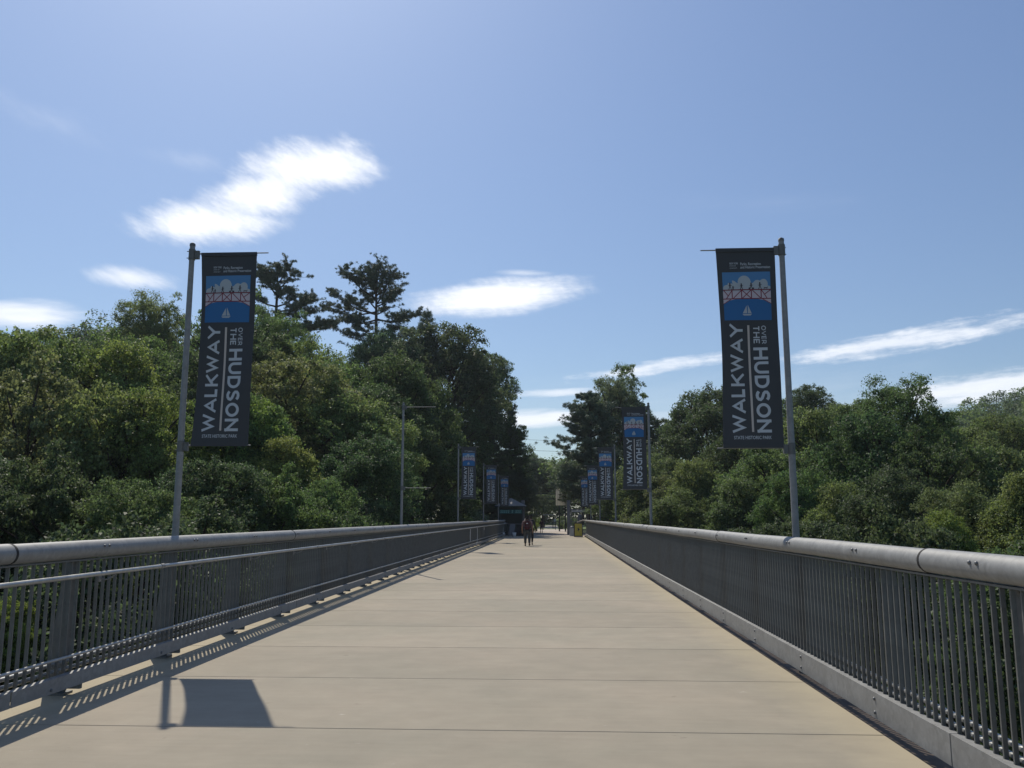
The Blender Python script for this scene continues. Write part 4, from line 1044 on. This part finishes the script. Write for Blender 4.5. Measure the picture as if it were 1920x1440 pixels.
shrub(-3.1, 97, 0, 1.5, 2.0, 'bright', 'sunlit bright green shrub left of the path behind the walkers', 1, 3500)
shrub(-5.0, 99, 0, 1.6, 2.4, 'mid', 'green shrub behind the left gate column', 2)
shrub(1.9, 104, 0, 1.0, 1.5, 'mid', 'small round shrub at the right end of the bar fence', 3)
shrub(.9, 118.5, 0, 1.0, 1.7, 'olive', 'olive shrub beyond the bar fence below the white board', 4)
shrub(5.0, 84, 0, 1.4, 2.4, 'bright', 'bright shrub behind the end of the right railing', 5)
shrub(-6.8, 73.5, -1.5, 1.4, 3.9, 'grey', 'pale leafy shrub behind the left railing near the fourth left pole', 6, 3600)
shrub(-8.2, 79, 0, 1.8, 2.6, 'dark', 'dark shrub left of the ticket booth', 7)
# overhead wires crossing the gap
for k, (z, dz) in enumerate(((14.6, -.4), (13.0, -.6), (10.6, -.3))):
    m = MB(); m.tube([(-14 + 28 * t / 12, 135 + t * .2, z + dz * t / 12 - 2.0 * math.sin(math.pi * t / 12) * .35) for t in range(13)], .022, 5)
    tag(m.build('overhead_wire', M['black']), ['topmost', 'middle', 'lowest'][k] + ' thin overhead wire crossing the sky gap above the path', 'wire', 'overhead wires')

# ---------------------------------------------------------------- people
M['skin'] = simple('skin', (.32, .19, .13), .6)
def skinned(name, verts, edges, radii, mat, parent, root=0, sub=1):
    me = bpy.data.meshes.new(name); me.from_pydata([Vector(v) for v in verts], edges, [])
    o = bpy.data.objects.new(name, me); col.objects.link(o)
    sk = o.modifiers.new('s', 'SKIN'); sk.use_smooth_shade = True
    for i, r in enumerate(radii):
        rr = r if isinstance(r, tuple) else (r, r)
        me.skin_vertices[0].data[i].radius = rr; me.skin_vertices[0].data[i].use_root = (i == root)
    sb = o.modifiers.new('d', 'SUBSURF'); sb.levels = sub; sb.render_levels = sub
    bpy.context.view_layer.update()
    m2 = bpy.data.meshes.new_from_object(o.evaluated_get(bpy.context.evaluated_depsgraph_get()))
    bpy.data.objects.remove(o); bpy.data.meshes.remove(me)
    m2.name = name; m2.materials.clear(); m2.materials.append(mat)
    o = link(name, m2, parent); return o
def person(x, y, h, rz, label, shirt, trousers, hair, stride=.18, arms=(.05, -.05), short_sleeve=True, shorts=False, hairlen=.0, build=1.0):
    s = h / 1.75
    root = tag(empty('person', (x, y, 0), rz), label, 'person'); root.scale = (s * build, s * build, s)
    # +y is the direction walked; feet apart along y
    f = stride
    J = {'pel': (0, 0, .95), 'wst': (0, 0, 1.10), 'chs': (0, .01, 1.30), 'nkb': (0, 0, 1.46), 'nek': (0, .01, 1.53), 'hed': (0, .02, 1.62), 'top': (0, .01, 1.70)}
    V = [J[k] for k in ('pel', 'wst', 'chs', 'nkb', 'nek', 'hed', 'top')]; Rd = [(.15, .11), (.13, .10), (.16, .11), (.10, .07), (.055, .055), (.078, .092), (.055, .065)]
    E = [(i, i + 1) for i in range(6)]
    legs, arms_i = [], []
    for sx, fy in ((-1, f), (1, -f * .9)):
        b = len(V); V += [(sx * .09, 0, .90), (sx * .10, fy * .45 + .03, .50), (sx * .10, fy - (.03 if fy < 0 else 0), .09 + (.03 if fy < 0 else 0)), (sx * .105, fy + .14, .035)]
        Rd += [.088, .056, .038, (.042, .03)]; E += [(0, b), (b, b + 1), (b + 1, b + 2), (b + 2, b + 3)]; legs.append(b)
    for sx, ay in ((-1, arms[0]), (1, arms[1])):
        b = len(V); el = (sx * .245, ay * .5, 1.13); wr = (sx * .255, ay + .06, .89); hd = (sx * .255, ay + .08, .82)
        V += [(sx * .18, 0, 1.42), el, wr, hd]; Rd += [.055, .042, .028, (.038, .022)]; E += [(3, b), (b, b + 1), (b + 1, b + 2), (b + 2, b + 3)]; arms_i.append(b)
        for k, (dy, ln) in enumerate(((-.028, .062), (-.010, .075), (.010, .072), (.028, .058))):
            c = len(V); V += [(hd[0], hd[1] + dy, hd[2] - .035), (hd[0] - sx * .012, hd[1] + dy * 1.1 + .004, hd[2] - .035 - ln)]; Rd += [.009, .0075]; E += [(b + 3, c), (c, c + 1)]
        c = len(V); V += [(hd[0] - sx * .02, hd[1] + .035, hd[2] + .01), (hd[0] - sx * .025, hd[1] + .05, hd[2] - .035)]; Rd += [.010, .008]; E += [(b + 3, c), (c, c + 1)]
    skinned('body', V, E, Rd, M['skin'], root)
    for sx in (-1, 1):
        pass
    n = MB(); n.tube([(0, .105, 1.645), (0, .130, 1.615), (0, .108, 1.600)], [.008, .014, .010], 6)
    for sx in (-1, 1): n.tube([(sx * .078, .01, 1.60), (sx * .092, .005, 1.63), (sx * .080, .0, 1.655)], [.010, .014, .009], 6)
    n.build('face_features', M['skin'], root)
    sv = V[:4]; sr = [(.165, .125), (.15, .118), (.178, .128), (.11, .085)]; se = [(0, 1), (1, 2), (2, 3)]
    for a in arms_i:
        b = len(sv); e = Vector(V[a + 1]); w = Vector(V[a + 2]); end = e if short_sleeve else w.lerp(e, .15)
        sv += [V[a], tuple(Vector(V[a]).lerp(e, .55)), tuple(Vector(V[a]).lerp(e, .95)) if short_sleeve else tuple(e)]; sr += [.07, .062, .060]; se += [(3, b), (b, b + 1), (b + 1, b + 2)]
        if not short_sleeve: sv.append(tuple(end)); sr.append(.04); se.append((b + 2, b + 3))
    skinned('shirt', sv, se, sr, shirt, root)
    tv = [(0, 0, .93)]; tr2 = [(.168, .125)]; te = []
    for a in legs:
        b = len(tv); k = Vector(V[a + 1]); an = Vector(V[a + 2])
        tv += [V[a], tuple(k), tuple(k.lerp(an, .1 if shorts else .88))]; tr2 += [.105, .078, .074 if shorts else .060]; te += [(0, b), (b, b + 1), (b + 1, b + 2)]
    skinned('trousers', tv, te, tr2, trousers, root)
    for a in legs:
        an = Vector(V[a + 2]); to = Vector(V[a + 3])
        skinned('shoe', [an + Vector((0, -.03, -.04)), an + Vector((0, .04, -.045)), to + Vector((0, .02, .012))], [(0, 1), (1, 2)], [(.048, .04), (.05, .042), (.045, .03)], M['black'], root)
    hv = [(0, -.012, 1.66), (0, -.02, 1.70), (0, -.045, 1.62 - hairlen)]
    skinned('hair', hv, [(0, 1), (0, 2)], [(.095, .10), (.075, .08), (.075, .06)], hair, root)
    return root
hair_d = simple('dark_hair', (.012, .010, .009), .7); hair_b = simple('brown_hair', (.05, .03, .02), .7)
sh1 = simple('greyred_shirt', (.20, .12, .12), .8); tr1 = simple('grey_trousers', (.06, .065, .065), .9); sh2 = simple('dark_top', (.02, .02, .026), .85)
tr2_ = simple('black_trousers', (.012, .012, .014), .9); sh3 = simple('maroon_top', (.06, .022, .024), .85); bag = simple('backpack_maroon', (.065, .012, .016), .8, 0, .2, 12)
person(-1.60, 48.6, 1.66, 0, 'walker seen from behind in grey trousers wearing a maroon backpack', sh1, tr1, hair_d, .06, (.06, -.04), True, False, .04, 1.22)
person(-1.45, 50.4, 1.72, -.1, 'walker in dark clothes just ahead and right of the walker with the backpack', sh2, tr2_, hair_d, .2, (-.05, .22), False, False, .08, .95)
person(-1.45, 87.0, 1.42, .2, 'small distant walker in a maroon top near the fence at the end of the path', sh3, sh3, hair_b, .10, (.05, -.03), True, True, .03, .95)
root = tag(empty('backpack', (-1.60, 48.6, 0), 0), 'maroon backpack on the back of the nearest walker', 'backpack')
m = MB()
bm = bmesh.new(); bmesh.ops.create_cube(bm, size=1)
for v in bm.verts: v.co = Vector((v.co.x * (.33 if v.co.z < 0 else .27), v.co.y * .20 - .20, v.co.z * .50 + 1.18))
bmesh.ops.bevel(bm, geom=bm.edges[:], offset=.05, segments=3, affect='EDGES')
me = bpy.data.meshes.new('bag'); bm.to_mesh(me); bm.free(); me.materials.append(bag); link('bag', me, root)
bm = bmesh.new(); bmesh.ops.create_cube(bm, size=1)
for v in bm.verts: v.co = Vector((v.co.x * .24, v.co.y * .07 - .33, v.co.z * .22 + 1.08))
bmesh.ops.bevel(bm, geom=bm.edges[:], offset=.025, segments=3, affect='EDGES')
me = bpy.data.meshes.new('pocket'); bm.to_mesh(me); bm.free(); me.materials.append(bag); link('pocket', me, root)
m = MB(); m.box(-.045, .045, -.310, -.303, 1.25, 1.29); m.build('patch', M['white'], root)
for sx in (-1, 1):
    m = MB(); m.tube([(sx * .12, -.12, 1.40), (sx * .13, -.02, 1.50), (sx * .13, .10, 1.42), (sx * .14, .12, 1.2), (sx * .15, 0, 1.02), (sx * .14, -.12, .98)], .018, 6); m.build('strap', M['black'], root)

# ---------------------------------------------------------------- thin summer haze over the valley
hm_ = bpy.data.materials.new('haze_air'); hm_.use_nodes = True; hn = hm_.node_tree; hn.nodes.clear()
ho_ = hn.nodes.new('ShaderNodeOutputMaterial'); hv_ = hn.nodes.new('ShaderNodeVolumePrincipled')
hv_.inputs['Color'].default_value = (.80, .88, .97, 1); hv_.inputs['Density'].default_value = .00025; hv_.inputs['Anisotropy'].default_value = .2
hn.links.new(hv_.outputs[0], ho_.inputs['Volume'])
ext = [(min(a), max(a)) for a in (gx, gy)]
hb_ = MB(); hb_.box(ext[0][0] - 5, ext[0][1] + 5, ext[1][0] - 5, ext[1][1] + 5, -16.5, 52)
tag(hb_.build('haze', hm_), kind='stuff')
scene.cycles.volume_bounces = 0
